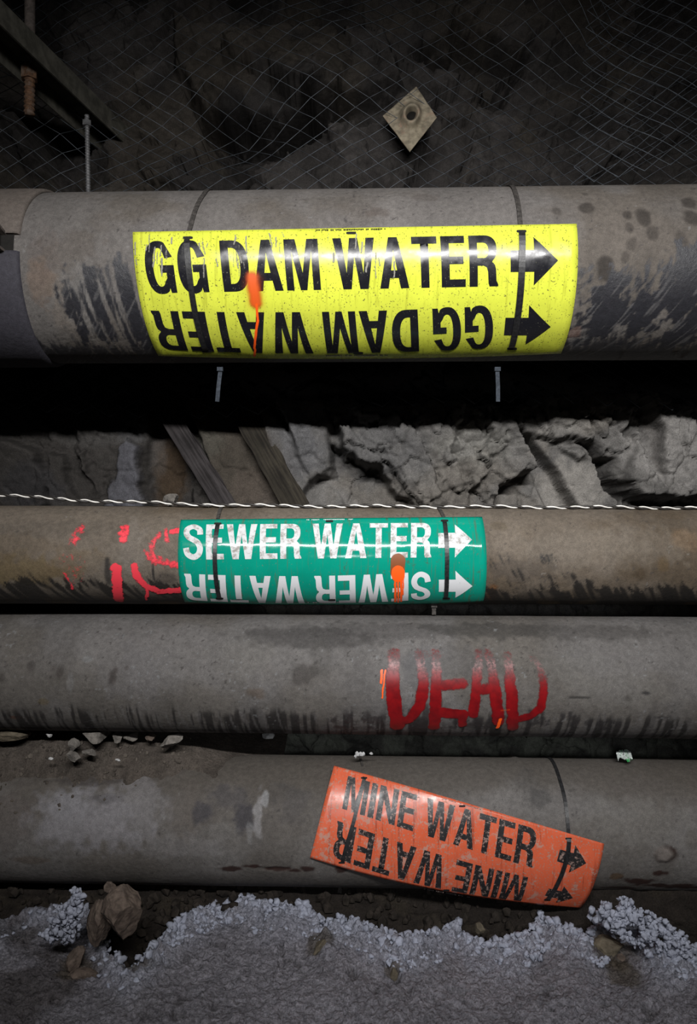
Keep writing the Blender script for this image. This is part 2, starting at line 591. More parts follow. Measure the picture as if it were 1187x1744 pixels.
def paint_sewer(p, X, T):
    s = T * p.R
    deg = np.degrees(T)
    c = base_dust(p, X, T, (0.185, 0.152, 0.122), (0.130, 0.098, 0.068), 2)
    for px, py, rx, ry, k, cc in ((40, 975, 90, 34, .7, (0.15, 0.105, 0.045)), (130, 960, 60, 30, .45, (0.16, 0.11, 0.06)), (20, 930, 90, 30, .45, (0.115, 0.085, 0.055)),
                                  (100, 900, 120, 20, .4, (0.10, 0.085, 0.07)), (180, 965, 60, 40, .45, (0.20, 0.17, 0.14)),
                                  (225, 930, 26, 60, .4, (0.24, 0.21, 0.185)), (1000, 930, 120, 40, .4, (0.235, 0.20, 0.165)),
                                  (1100, 930, 90, 40, .35, (0.235, 0.20, 0.165)), (1170, 920, 30, 20, .4, (0.26, 0.17, 0.10)),
                                  (1087, 978, 12, 15, .7, (0.075, 0.052, 0.03)), (1130, 962, 14, 14, .55, (0.13, 0.085, 0.04)),
                                  (850, 895, 16, 10, .5, (0.11, 0.085, 0.055)), (880, 970, 60, 22, .45, (0.10, 0.085, 0.075)),
                                  (838, 1015, 16, 30, .8, (0.17, 0.075, 0.025)), (1140, 890, 60, 14, .3, (0.12, 0.1, 0.08))):
        c = mix(c, cc, k * blob(p, X, T, px, py, rx, ry, 2, 0.6))
    sk = fbm(X * 60 + s * 26, s * 16, 5, 5, 0.6)
    sk2 = fbm(X * 190 + s * 90, s * 40, 8, 4, 0.6)
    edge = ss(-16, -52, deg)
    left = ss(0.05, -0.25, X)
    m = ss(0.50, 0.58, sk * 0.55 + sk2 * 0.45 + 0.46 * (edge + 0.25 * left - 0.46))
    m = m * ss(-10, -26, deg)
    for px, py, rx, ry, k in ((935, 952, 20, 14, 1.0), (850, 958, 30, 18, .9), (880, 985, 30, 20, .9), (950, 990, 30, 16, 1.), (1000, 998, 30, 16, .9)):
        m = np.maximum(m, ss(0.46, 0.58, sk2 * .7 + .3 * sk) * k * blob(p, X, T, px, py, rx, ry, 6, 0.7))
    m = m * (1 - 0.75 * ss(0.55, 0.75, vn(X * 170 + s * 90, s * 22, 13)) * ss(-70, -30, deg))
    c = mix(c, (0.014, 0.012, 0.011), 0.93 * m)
    c = mix(c, (0.17, 0.11, 0.05), 0.5 * ss(-50, -75, deg) * ss(0.55, 0.68, fbm(X * 30, s * 40, 12)))
    for px, py, rx, ry, k in ((183, 975, 7, 26, .8), (184, 960, 5, 14, .6), (261, 975, 2.5, 26, .95), (283, 985, 25, 16, .5)):
        c = mix(c, (0.03, 0.026, 0.025), k * blob(p, X, T, px, py, rx, ry, 6, 0.35))
    return c, m * 0.6

def paint_dead(p, X, T):
    s = T * p.R
    deg = np.degrees(T)
    c = base_dust(p, X, T, (0.225, 0.203, 0.190), (0.188, 0.164, 0.143), 4)
    for px, py, rx, ry, k, cc in ((520, 1085, 130, 26, .65, (0.075, 0.066, 0.062)), (640, 1075, 160, 30, .45, (0.085, 0.075, 0.07)),
                                  (830, 1072, 120, 24, .65, (0.070, 0.062, 0.056)), (1000, 1075, 140, 22, .55, (0.085, 0.075, 0.068)),
                                  (520, 1150, 26, 24, .7, (0.085, 0.072, 0.064)), (545, 1120, 20, 40, .4, (0.10, 0.09, 0.08)), (770, 1125, 100, 30, .35, (0.10, 0.095, 0.10)),
                                  (980, 1140, 50, 40, .4, (0.24, 0.22, 0.20)), (1050, 1180, 100, 40, .5, (0.245, 0.22, 0.195)), (420, 1120, 60, 40, .4, (0.25, 0.225, 0.20)),
                                  (230, 1150, 60, 60, .3, (0.24, 0.22, 0.22)), (53, 1135, 8, 10, .6, (0.09, 0.075, 0.068)), (102, 1146, 7, 11, .65, (0.085, 0.068, 0.06)),
                                  (91, 1138, 6, 6, .5, (0.10, 0.08, 0.07)), (192, 1152, 12, 15, .8, (0.082, 0.066, 0.058)), (216, 1138, 6, 6, .5, (0.10, 0.08, 0.07)),
                                  (3, 1152, 9, 12, .7, (0.09, 0.075, 0.065)), (150, 1122, 12, 7, .6, (0.33, 0.32, 0.31)), (120, 1160, 7, 24, .4, (0.32, 0.30, 0.29)),
                                  (75, 1195, 14, 8, .5, (0.20, 0.14, 0.06)), (435, 1180, 18, 12, .5, (0.14, 0.09, 0.055)), (1070, 1190, 8, 9, .6, (0.07, 0.06, 0.05)),
                                  (1100, 1180, 10, 4, .9, (0.05, 0.045, 0.045)), (985, 1188, 20, 3, .8, (0.05, 0.045, 0.04)), (1125, 1222, 16, 3, .8, (0.05, 0.04, 0.04)),
                                  (710, 1140, 28, 40, .4, (0.085, 0.08, 0.085)), (450, 1225, 80, 14, .55, (0.06, 0.045, 0.04)), (35, 1222, 30, 4, .7, (0.17, 0.07, 0.04))):
        c = mix(c, cc, k * blob(p, X, T, px, py, rx, ry, 3, 0.55))
    # comb of thin dark drips along the lower edge
    tick = vn(X * 150, s * 6 + 3, 6) * 0.65 + vn(X * 330, s * 14, 9) * 0.35
    low = ss(-14, -32, deg) * (0.35 + 0.65 * ss(0.35, 0.6, fbm(X * 5, 0 * X, 10, 3)))
    top = vn(X * 45, X * 0, 3) * 14
    lim = ss(-14 - top * 0.8, -26 - top * 0.8, deg)
    m = lim * ss(0.47, 0.56, tick + 0.22 * (low - 0.80))
    c = mix(c, (0.035, 0.029, 0.027), 0.88 * m)
    c = mix(c, (0.24, 0.215, 0.20), 0.6 * lim * ss(0.62, 0.74, vn(X * 210 + s * 30, s * 11, 12)))
    # rubbed black zone under the red word
    z = np.zeros(X.shape)
    for px, py, rx, ry in ((620, 1225, 70, 22), (700, 1238, 80, 18), (830, 1232, 60, 20), (930, 1225, 60, 24), (1010, 1235, 60, 16), (720, 1215, 60, 20), (600, 1240, 50, 12)):
        z = np.maximum(z, blob(p, X, T, px, py, rx, ry, 7, 0.5))
    g = fbm(X * 110, s * 60, 13, 4, 0.65)
    m2 = z * ss(0.44, 0.56, g * .6 + tick * .4)
    c = mix(c, (0.040, 0.034, 0.034), 0.8 * m2)
    c = mix(c, (0.36, 0.35, 0.345), 0.6 * ss(0.86, 0.92, vn(X * 260, s * 260, 14)) * ss(0.55, 0.75, vn(X * 30, s * 30, 15)))
    return c, np.clip(m2 * 0.5 + 0.45 * blob(p, X, T, 720, 1140, 60, 50, 5, .4) * 1.0, 0, 1)

def paint_mine(p, X, T):
    s = T * p.R
    deg = np.degrees(T)
    c = base_dust(p, X, T, (0.172, 0.152, 0.134), (0.135, 0.115, 0.096), 6)
    dirt = (0.098, 0.080, 0.062)
    up = ss(28, 60, deg + 24 * (fbm(X * 12, s * 14, 4, 5) - 0.5) * 2)
    c = mix(c, dirt, 0.75 * up)
    for px, py, rx, ry, k, cc in ((150, 1400, 110, 55, .75, (0.27, 0.245, 0.24)), (230, 1370, 60, 60, .5, (0.26, 0.235, 0.225)), (110, 1370, 50, 30, .5, (0.27, 0.25, 0.245)),
                                  (300, 1440, 90, 26, .4, (0.25, 0.225, 0.21)), (20, 1400, 50, 60, .5, (0.125, 0.10, 0.085)), (320, 1380, 40, 50, .45, (0.13, 0.105, 0.085)),
                                  (345, 1385, 26, 20, .7, (0.055, 0.05, 0.055)), (415, 1395, 26, 30, .75, (0.05, 0.045, 0.05)), (390, 1360, 34, 26, .5, (0.065, 0.058, 0.06)),
                                  (500, 1370, 30, 40, .45, (0.08, 0.07, 0.065)), (480, 1350, 40, 20, .4, (0.08, 0.07, 0.062)), (370, 1420, 40, 20, .4, (0.21, 0.19, 0.17)),
                                  (440, 1385, 9, 44, .6, (0.36, 0.33, 0.31)), (452, 1362, 6, 14, .6, (0.38, 0.36, 0.34)), (425, 1420, 7, 20, .4, (0.32, 0.30, 0.28)),
                                  (180, 1360, 30, 10, .5, (0.08, 0.07, 0.07)), (900, 1330, 26, 40, .35, (0.09, 0.08, 0.07)), (920, 1360, 22, 20, .5, (0.06, 0.055, 0.05)),
                                  (1080, 1400, 90, 50, .4, (0.20, 0.18, 0.155)), (1090, 1340, 60, 24, .3, (0.12, 0.10, 0.085)), (60, 1465, 40, 8, .5, (0.11, 0.075, 0.05)),
                                  (30, 1310, 110, 24, .6, (0.06, 0.05, 0.045)), (150, 1330, 70, 10, .6, (0.06, 0.048, 0.042))):
        c = mix(c, cc, k * blob(p, X, T, px, py, rx, ry, 3, 0.6))
    # flaked rust
    rust = np.zeros(X.shape)
    for px, py, rx, ry in ((390, 1480, 22, 6), (430, 1475, 16, 4), (470, 1480, 26, 5), (500, 1483, 18, 5), (522, 1480, 12, 6), (1128, 1487, 14, 8), (1085, 1501, 26, 9), (1050, 1492, 11, 8),
                           (1130, 1508, 60, 7), (1170, 1511, 40, 7), (1145, 1452, 9, 12), (585, 1480, 14, 8), (1060, 1512, 30, 6)):
        rust = np.maximum(rust, blob(p, X, T, px, py, rx, ry, 8, 0.75))
    c = mix(c, (0.034, 0.012, 0.008), 0.95 * rust)
    rr = blob(p, X, T, 1134, 1456, 23, 18, 2, .3)
    c = mix(c, (0.035, 0.02, 0.015), 0.8 * rr)
    c = mix(c, (0.19, 0.155, 0.13), blob(p, X, T, 1131, 1455, 18, 14, 2, .25))
    c = mix(c, (0.13, 0.085, 0.05), 0.8 * blob(p, X, T, 1050, 1493, 12, 9, 5, .5))
    c = mix(c, (0.15, 0.13, 0.11), 0.8 * blob(p, X, T, 1178, 1430, 14, 16, 5, .3))
    c = mix(c, (0.045, 0.035, 0.03), 0.85 * ss(-38, -62, deg + 16 * (fbm(X * 25, s * 30, 9) - .5)) * ss(0.33, 0.42, X))
    return c, rust * 0.3

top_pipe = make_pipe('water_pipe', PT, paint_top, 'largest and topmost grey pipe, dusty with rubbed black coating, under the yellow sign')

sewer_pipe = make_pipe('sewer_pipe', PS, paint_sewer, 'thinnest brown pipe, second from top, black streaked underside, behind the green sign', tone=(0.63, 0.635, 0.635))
dead_pipe = make_pipe('abandoned_pipe', PD, paint_dead, 'pale grey pipe, third from top, with DEAD sprayed on it in red', tone=(0.455, 0.475, 0.495))

def mine_bump(p, X, T):
    x0, _ = p.hit(886, 1330)
    w = X - x0 - 0.012 * np.sin(T * 1.5)
    return 0.0026 * np.exp(-(w / 0.006) ** 2) + 0.0035 * blob(p, X, T, 1131, 1455, 18, 14, 2, .25) - 0.0015 * blob(p, X, T, 470, 1480, 30, 6, 2, .6)
mine_pipe = make_pipe('mine_water_pipe', PM, paint_mine, 'lowest dirty grey pipe, half buried in rubble, under the tilted orange sign', mine_bump, tone=(0.66, 0.70, 0.765))

# ------------------------------------------------------------------ clamp on the left end of the top pipe
def make_coupling():
    xe, _ = PT.hit(26, 450)
    root = thing('pipe_coupling', 'split steel coupling clamped around the left end of the topmost pipe', 'coupling', PT.P(xe - 0.1, np.float64(0), 0.0))
    def shell(name, t0, t1, col, gl, label=None):
        n = 70
        ths = np.linspace(math.radians(t0), math.radians(t1), n)
        prof = [(xe + 0.008, PT.R + 0.0005), (xe + 0.004, PT.R + 0.005), (xe - 0.002, PT.R + 0.0065), (xe - 0.03, PT.R + 0.007),
                (xe - 0.34, PT.R + 0.007), (xe - 0.36, PT.R + 0.001)]
        # the lip swells on top and underneath
        V = []
        for (x, r) in prof:
            for t in ths:
                V.append(PT.P(x + 0.012 * max(0, math.sin(t)) ** 3, np.float64(t), r))
        V = np.array(V)
        inner = np.array([PT.P(x, np.float64(t), PT.R - 0.003) for x in (prof[0][0], prof[-1][0]) for t in ths])
        Fs = [tuple(f) for f in grid_faces(len(prof), n)]
        k = len(V)
        Fs += [(i, i + 1, k + i + 1, k + i) for i in range(n - 1)]
        for e in (0, n - 1):
            Fs.append(tuple([j * n + e for j in range(len(prof))] + [k + n + e, k + e]))
        al = np.concatenate([V, inner])
        xx, zz = al[:, 0], al[:, 2]
        cc = np.ones((len(al), 3)) * col * (0.85 + 0.3 * fbm(xx * 40, zz * 40, 4))[:, None]
        o = mesh_obj(name, al, Fs, M['pipe'], root, smooth=True, col=cc, val=np.full(len(al), gl))
        if label:
            o['label'] = label
        return o
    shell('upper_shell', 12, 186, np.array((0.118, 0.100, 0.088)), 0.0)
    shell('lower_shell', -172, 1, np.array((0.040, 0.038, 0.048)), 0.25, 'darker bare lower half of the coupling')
    # lugs along the split and the bolts through them
    for nm, t, sgn in (('lug', 12, 1), ('lug', 1, -1)):
        mb = MB()
        a = math.radians(t)
        n_ = Vector((0, -math.cos(a), math.sin(a)))
        tg = Vector((0, math.sin(a), math.cos(a)))
        mb.box(Vector(PT.P(xe - 0.18, np.float64(a), PT.R + 0.016)), Vector((0.165, 0, 0)), n_ * 0.016, tg * 0.0022)
        o = mb.build(nm, M['rod_pale'], root, smooth=False)
    for dx in (-0.028, -0.13, -0.23):
        mb = MB()
        a0 = Vector(PT.P(xe + dx, np.float64(math.radians(7.5)), PT.R + 0.013))
        mb.tube([a0 - Vector((0, 0, 0.026)), a0 - Vector((0, 0, 0.017)), a0 + Vector((0, 0, 0.016)), a0 + Vector((0, 0, 0.026))], 0.007, 6)
        mb.build('bolt', M['rod_pale'], root, smooth=False)
    # black strip that stands in for the shade inside the split
    mb = MB()
    V = [PT.P(x, np.float64(math.radians(t)), PT.R + 0.002) for t in np.linspace(0, 13, 5) for x in (xe - 0.34, xe - 0.002)]
    mb.add(V, [(2 * i, 2 * i + 1, 2 * i + 3, 2 * i + 2) for i in range(4)])
    mb.build('split_shade', M['hole'], root)
make_coupling()

# ------------------------------------------------------------------ lettering
def arc(cx, cy, rx, ry, a0, a1, n=10, e=2.4):
    o = []
    for k in range(n + 1):
        a = math.radians(a0 + (a1 - a0) * k / n)
        c, s = math.cos(a), math.sin(a)
        o.append((cx + rx * math.copysign(abs(c) ** (2 / e), c), cy + ry * math.copysign(abs(s) ** (2 / e), s)))
    return o

def stroke_poly(pts, w):
    P = [Vector(p) for p in pts]
    out = []
    for i in range(len(P) - 1):
        p0, p1, p2, p3 = P[max(i - 1, 0)], P[i], P[i + 1], P[min(i + 2, len(P) - 1)]
        for k in range(5):
            t = k / 5
            out.append(0.5 * ((2 * p1) + (p2 - p0) * t + (2 * p0 - 5 * p1 + 4 * p2 - p3) * t * t + (3 * p1 - p0 - 3 * p2 + p3) * t ** 3))
    out.append(P[-1])
    L, Rr = [], []
    for i, p in enumerate(out):
        d = (out[min(i + 1, len(out) - 1)] - out[max(i - 1, 0)]).normalized()
        nn = Vector((-d.y, d.x))
        L.append(tuple(p + nn * w / 2))
        Rr.append(tuple(p - nn * w / 2))
    return L + Rr[::-1]

GL = {
    'I': (0.16, [[(0, 0), (0, 1), (.16, 1), (.16, 0)]]),
    'T': (0.48, [[(.165, 0), (.165, .86), (0, .86), (0, 1), (.48, 1), (.48, .86), (.315, .86), (.315, 0)]]),
    'E': (0.46, [[(0, 0), (0, 1), (.45, 1), (.45, .86), (.15, .86), (.15, .585), (.42, .585), (.42, .445), (.15, .445), (.15, .14), (.46, .14), (.46, 0)]]),
    'M': (0.66, [[(0, 0), (0, 1), (.21, 1), (.33, .32), (.45, 1), (.66, 1), (.66, 0), (.525, 0), (.525, .76), (.39, 0), (.27, 0), (.135, .76), (.135, 0)]]),
    'N': (0.54, [[(0, 0), (0, 1), (.16, 1), (.395, .38), (.395, 1), (.54, 1), (.54, 0), (.385, 0), (.145, .62), (.145, 0)]]),
    'W': (0.80, [[(0, 1), (.155, 1), (.235, .3), (.325, 1), (.475, 1), (.565, .3), (.645, 1), (.80, 1), (.645, 0), (.49, 0), (.40, .66), (.31, 0), (.155, 0)]]),
    'A': (0.56, [[(0, 0), (.20, 1), (.36, 1), (.56, 0), (.405, 0), (.37, .2), (.19, .2), (.155, 0)], [(.215, .34), (.345, .34), (.28, .76)]]),
    'D': (0.53, [[(0, 0), (0, 1), (.22, 1)] + arc(.22, .5, .31, .5, 88, -88, 16) + [(.22, 0)],
                 [(.15, .14), (.15, .86)] + arc(.20, .5, .175, .36, 88, -88, 14)]),
    'R': (0.55, [[(0, 0), (0, 1), (.28, 1)] + arc(.28, .725, .245, .275, 88, -50, 12) + [(.43, .47), (.485, .41), (.505, .33), (.515, .10), (.55, .03), (.55, 0),
                  (.39, 0), (.37, .06), (.36, .28), (.335, .37), (.27, .405), (.15, .405), (.15, 0)],
                 [(.15, .545), (.15, .86), (.26, .86)] + arc(.26, .70, .115, .16, 85, -85, 8) + [(.26, .545)]]),
    'G': (0.56, [[(.29, .53), (.555, .53), (.555, 0), (.455, 0), (.435, .10)] + arc(.265, .50, .265, .52, -62, -295, 30)[:] +
                 [(.535, .70), (.395, .675)] + arc(.27, .50, .122, .385, 45, 315, 26) + [(.408, .28), (.408, .395), (.29, .395)]]),
    'S': (0.52, [stroke_poly([(.45, .69), (.425, .84), (.27, .935), (.115, .86), (.09, .72), (.16, .605), (.27, .54), (.385, .455), (.445, .30), (.40, .14), (.265, .065), (.115, .145), (.075, .31)], .145)]),
}
ARROW = [[(0, .27), (0, .73), (.50, .73), (.50, 1.02), (1, .5), (.50, -.02), (.50, .27)]]

def embolden(ring, d, hole):
    n = len(ring)
    area = sum(ring[i][0] * ring[(i + 1) % n][1] - ring[(i + 1) % n][0] * ring[i][1] for i in range(n))
    sg = (1 if area > 0 else -1) * (-1 if hole else 1)
    out = []
    for i in range(n):
        a, b, c = Vector(ring[i - 1]), Vector(ring[i]), Vector(ring[(i + 1) % n])
        if (b - a).length < 1e-5 or (c - b).length < 1e-5:
            out.append(tuple(b))
            continue
        e, f = (b - a).normalized(), (c - b).normalized()
        n1, n2 = Vector((e.y, -e.x)), Vector((f.y, -f.x))
        m = n1 + n2
        if m.length < 0.2:
            out.append(tuple(b))
            continue
        m = m.normalized()
        out.append(tuple(b + m * sg * d / max(m.dot(n1), 0.45)))
    return out

def add_glyph(bm, polys, ox, sx, sy=1.0, oy=0.0, bold=0.005):
    polys = [embolden(r, bold, k > 0) for k, r in enumerate(polys)]
    rings = [[Vector((ox + x * sx, oy + y * sy, 0)) for x, y in ring] for ring in polys]
    flat = [v for r in rings for v in r]
    tris = tessellate_polygon(rings)
    vs = [bm.verts.new(v) for v in flat]
    for t in tris:
        try:
            bm.faces.new([vs[i] for i in t])
        except ValueError:
            pass

def text_bm(s, gap=0.085, space=0.30):
    """letters filling the unit square, x to the right and y up"""
    w = 0.0
    pos = []
    for ch in s:
        if ch == ' ':
            w += space - gap
            continue
        pos.append((ch, w))
        w += GL[ch][0] + gap
    w -= gap
    bm = bmesh.new()
    for ch, x in pos:
        add_glyph(bm, GL[ch][1], x / w, 1 / w)
    return bm

def slice_bm(bm, nx, ny):
    for k in range(1, ny):
        g = bm.verts[:] + bm.edges[:] + bm.faces[:]
        bmesh.ops.bisect_plane(bm, geom=g, dist=1e-6, plane_co=(0, k / ny, 0), plane_no=(0, 1, 0))
    for k in range(1, nx):
        g = bm.verts[:] + bm.edges[:] + bm.faces[:]
        bmesh.ops.bisect_plane(bm, geom=g, dist=1e-6, plane_co=(k / nx, 0, 0), plane_no=(1, 0, 0))

class Sheet:
    """a curved sheet: four photo corners (top left, top right, bottom left, bottom right) on a cylinder"""
    def __init__(self, p, r, tl, tr, bl, br, mid=None):
        self.p, self.r = p, r
        self.q = [np.array(p.hit(*c, r)) for c in (tl, tr, bl, br)]
        self.bow = 0.0
        if mid:
            self.bow = p.hit(*mid, r)[1] - (self.q[2][1] + self.q[3][1]) / 2
    def quad(self, tl, tr, bl, br):
        return [np.array(self.p.hit(*c, self.r)) for c in (tl, tr, bl, br)]
    @staticmethod
    def lerp(q, u, v):
        """u right, v down"""
        u = np.asarray(u)[..., None]
        v = np.asarray(v)[..., None]
        return (q[0] * (1 - u) + q[1] * u) * (1 - v) + (q[2] * (1 - u) + q[3] * u) * v
    def bend(self, xt, u, vs):
        xt = np.array(xt)
        xt[..., 1] += self.bow * 4 * u * (1 - u) * vs ** 2
        return xt
    def world(self, xt, lift=0.0):
        return self.p.P(xt[..., 0], xt[..., 1], self.r + lift)

def place_bm(sheet, name, bm, quad, mat, parent, flip=False, lift=0.0005, rows=()):
    slice_bm(bm, 10, 10)
    V = np.array([v.co[:2] for v in bm.verts])
    bm.verts.index_update()
    Fs = [[v.index for v in f.verts] for f in bm.faces]
    bm.free()
    u, v = V[:, 0], 1 - V[:, 1]
    if flip:
        u, v = 1 - u, 1 - v
    xt = Sheet.lerp(quad, u, v)
    if len(rows):
        xt = sheet.bend(xt, u, rows[0] + (rows[1] - rows[0]) * v)
    W = sheet.world(xt, lift)
    return mesh_obj(name, W, Fs, mat, parent, smooth=True)

def make_panel(sheet, mat, parent, thick=0.0009, nu=70, nv=40):
    u, v = np.meshgrid(np.linspace(0, 1, nu), np.linspace(0, 1, nv), indexing='ij')
    rnd = sheet.bend(Sheet.lerp(sheet.q, u, v), u, v)
    A = sheet.world(rnd).reshape(-1, 3)
    B = sheet.world(rnd, -thick).reshape(-1, 3)
    f = grid_faces(nu, nv)
    k = nu * nv
    Fs = [tuple(x) for x in f] + [tuple(x + k)[::-1] for x in f]
    idx = np.arange(k).reshape(nu, nv)
    loop = list(idx[:, 0]) + list(idx[-1, 1:]) + list(idx[::-1, -1][1:]) + list(idx[0, ::-1][1:-1])
    for i in range(len(loop)):
        a, b = loop[i], loop[(i + 1) % len(loop)]
        Fs.append((a, a + k, b + k, b))
    return mesh_obj('panel', np.concatenate([A, B]), Fs, mat, parent, smooth=True)

def fine_print(sheet, parent, px0, px1, py0, py1, mat, h=3.0, seed=1):
    """a line of print too small to read"""
    rnd = random.Random(seed)
    V, Fs = [], []
    x = px0
    while x < px1:
        w = rnd.choice((1.6, 2.0, 2.4))
        if rnd.random() < 0.22:
            x += 3.2
            continue
        t = (x - px0) / (px1 - px0)
        y = py0 + (py1 - py0) * t
        hh = h * rnd.uniform(0.6, 1.0)
        q = [sheet.p.hit(a, b, sheet.r) for a, b in ((x, y), (x + w, y), (x + w, y + hh), (x, y + hh))]
        k = len(V)
        V += [sheet.p.P(a, np.float64(b), sheet.r + 0.0005) for a, b in q]
        Fs.append((k, k + 1, k + 2, k + 3))
        x += w + 0.7
    return mesh_obj('fine_print', np.array(V), Fs, mat, parent, smooth=False)

def slots(sheet, parent, spots, w=16, h=5.0):
    for (px, py) in spots:
        pts = [(px + w / 2 * math.copysign(abs(math.cos(a)) ** .5, math.cos(a)), py + h / 2 * math.copysign(abs(math.sin(a)) ** .5, math.sin(a)))
               for a in np.linspace(0, 2 * PI, 17)[:-1]]
        V = [sheet.p.P(*[np.float64(q) for q in sheet.p.hit(a, b, sheet.r)], sheet.r + 0.0006) for a, b in pts]
        mesh_obj('slot', np.array(V), [tuple(range(len(V)))], M['slot'], parent, smooth=False)

def seg_dist(x, s, pts):
    d = np.full(x.shape, 9.0)
    for (a, b), (c, e) in zip(pts[:-1], pts[1:]):
        vx, vy = c - a, e - b
        L = vx * vx + vy * vy + 1e-12
        t = np.clip(((x - a) * vx + (s - b) * vy) / L, 0, 1)
        d = np.minimum(d, np.hypot(x - a - t * vx, s - b - t * vy))
    return d

def spray(p, r, name, strokes, mat, parent, label=None, step=0.0013, lift=0.0006, wobble=0.004, fade=None, seed=1):
    """strokes: (photo points, half width mm, soft edge mm, strength)"""
    S_ = []
    for pts, hw, soft, k in strokes:
        q = [p.hit(a, b, r) for a, b in pts]
        S_.append(([(a, b * r) for a, b in q], hw / 1000, soft / 1000, k))
    xs = [a for s in S_ for a, _ in s[0]]
    sv = [b for s in S_ for _, b in s[0]]
    m = max(s[1] + s[2] for s in S_) + 0.004
    gx = np.arange(min(xs) - m, max(xs) + m, step)
    gs = np.arange(min(sv) - m, max(sv) + m, step)
    X, Sg = np.meshgrid(gx, gs, indexing='ij')
    wx = X + wobble * (fbm(X * 90, Sg * 90, seed) - 0.5)
    ws = Sg + wobble * (fbm(X * 90, Sg * 90, seed + 3) - 0.5)
    mk = np.zeros(X.shape)
    for pts, hw, soft, k in S_:
        d = seg_dist(wx, ws, pts)
        mk = np.maximum(mk, k * (1 - ss(hw - soft * 0.5, hw + soft, d)))
    if fade is not None:
        mk = mk * fade(X, Sg / r)
    f = grid_faces(len(gx), len(gs))
    keep = mk.ravel()[f].max(1) > 0.03
    f = f[keep]
    used = np.unique(f)
    remap = np.zeros(mk.size, int)
    remap[used] = np.arange(len(used))
    V = p.P(X, Sg / r, r + lift).reshape(-1, 3)[used]
    o = mesh_obj(name, V, remap[f], mat, parent, col=None, val=mk.ravel()[used])
    if label:
        o['label'] = label
    return o

# ---- yellow sign
YR = PT.R + 0.0035
ys = Sheet(PT, YR, (226, 395), (982, 381), (270, 606), (955, 602), (610, 611))
c0 = PT.P(0.0, np.float64(0.0), YR)
yellow = thing('pipe_marker_sign', 'yellow plastic sign reading GG DAM WATER strapped to the topmost pipe', 'sign', c0)
make_panel(ys, M['yellow'], yellow)
q1 = ys.quad((244, 413), (846, 401), (255, 499), (848, 487))
place_bm(ys, 'lettering', text_bm('GG DAM WATER'), q1, M['ink_yellow'], yellow)
q2 = ys.quad((257, 529), (839, 521), (275, 594), (838, 591))
place_bm(ys, 'lettering', text_bm('GG DAM WATER'), q2, M['ink_yellow'], yellow, flip=True, rows=(0.6, 0.95))
bm = bmesh.new(); add_glyph(bm, ARROW, 0, 1, bold=0.0)
place_bm(ys, 'arrow', bm, ys.quad((868, 406), (949, 405), (869, 485), (949, 484)), M['ink_yellow'], yellow)
bm = bmesh.new(); add_glyph(bm, ARROW, 0, 1, bold=0.0)
place_bm(ys, 'arrow', bm, ys.quad((862, 521), (940, 521), (856, 585), (934, 585)), M['ink_yellow'], yellow)
fine_print(ys, yellow, 538, 660, 391, 389, M['ink_yellow'], 3, 1)
fine_print(ys, yellow, 552, 662, 604.5, 604, M['ink_yellow'], 2.2, 2)
slots(ys, yellow, [(320, 405), (598, 397), (888, 394), (352, 598), (610, 601), (872, 593.5)], 17, 4.5)
spray(PT, YR, 'paint_streak', [([(430, 474), (432, 490), (436, 515)], 4, 15, 1.25), ([(431, 482), (436, 515)], 5, 26, .45)],
      M['orange_mist'], yellow, 'soft orange sprayed patch on the yellow panel', lift=0.0011, wobble=0.003)
spray(PT, YR, 'paint_drip', [([(437, 518), (439, 545), (435, 575), (433, 606)], 1.5, 1.5, 1.2)], M['orange_spray'], yellow, 'thin orange drip running to the lower edge of the yellow panel', lift=0.0012, wobble=0.003)
# scuffs at the left end of the yellow sign
rs = random.Random(4)
sc = []
for _ in range(46):
    x = rs.uniform(230, 420) if rs.random() < 0.75 else rs.uniform(420, 700)
    y = rs.uniform(396, 450)
    sc.append(([(x, y), (x + rs.uniform(-3, 3), y + rs.uniform(8, 34))], rs.uniform(0.4, 1.4), 1.0, rs.uniform(.4, .9)))
M['scuff'] = mat_spray('grey_scuff', (0.24, 0.23, 0.20), 0.7, 0.5, 420)
spray(PT, YR, 'scuff_mark', sc, M['scuff'], yellow, 'grey scuff marks on the left end of the yellow panel', lift=0.0012)['kind'] = 'stuff'

# ---- green sign
GR = PS.R + 0.0025
gs_ = Sheet(PS, GR, (308, 885), (821, 880), (315, 1025.5), (823, 1024.5), (568, 1030))
green = thing('pipe_marker_sign', 'green plastic sign reading SEWER WATER strapped to the thin brown pipe', 'sign', PS.P(0.0, np.float64(0), GR))
make_panel(gs_, M['green'], green)
q1 = gs_.quad((313, 894), (735, 891), (313, 953), (734, 949))
place_bm(gs_, 'lettering', text_bm('SEWER WATER'), q1, M['ink_green'], green)
q2 = gs_.quad((314, 977), (733, 973), (318, 1021), (733, 1019.5))
place_bm(gs_, 'lettering', text_bm('SEWER WATER'), q2, M['ink_green_clean'], green, flip=True, rows=(0.6, 0.95))
bm = bmesh.new(); add_glyph(bm, ARROW, 0, 1, bold=0.0)
place_bm(gs_, 'arrow', bm, gs_.quad((746, 895), (803, 894), (746, 949), (803, 948)), M['ink_green'], green)
bm = bmesh.new(); add_glyph(bm, ARROW, 0, 1, bold=0.0)
place_bm(gs_, 'arrow', bm, gs_.quad((747, 973), (804, 973), (747, 1017), (804, 1017)), M['ink_green_clean'], green)
fine_print(gs_, green, 522, 602, 885, 884, M['ink_green_clean'], 1.6, 3)
fine_print(gs_, green, 524, 605, 1025, 1024.5, M['ink_green_clean'], 1.6, 4)
slots(gs_, green, [(371, 892), (561, 888), (757, 887), (374, 1019), (565, 1021.5), (760, 1019)], 13, 3.6)
spray(PS, GR, 'paint_streak', [([(678, 955), (677, 974)], 11.0, 3, 1.25)], M['rust_spray'], green, 'dull orange sprayed blob on the green panel', lift=0.0011, wobble=0.002)
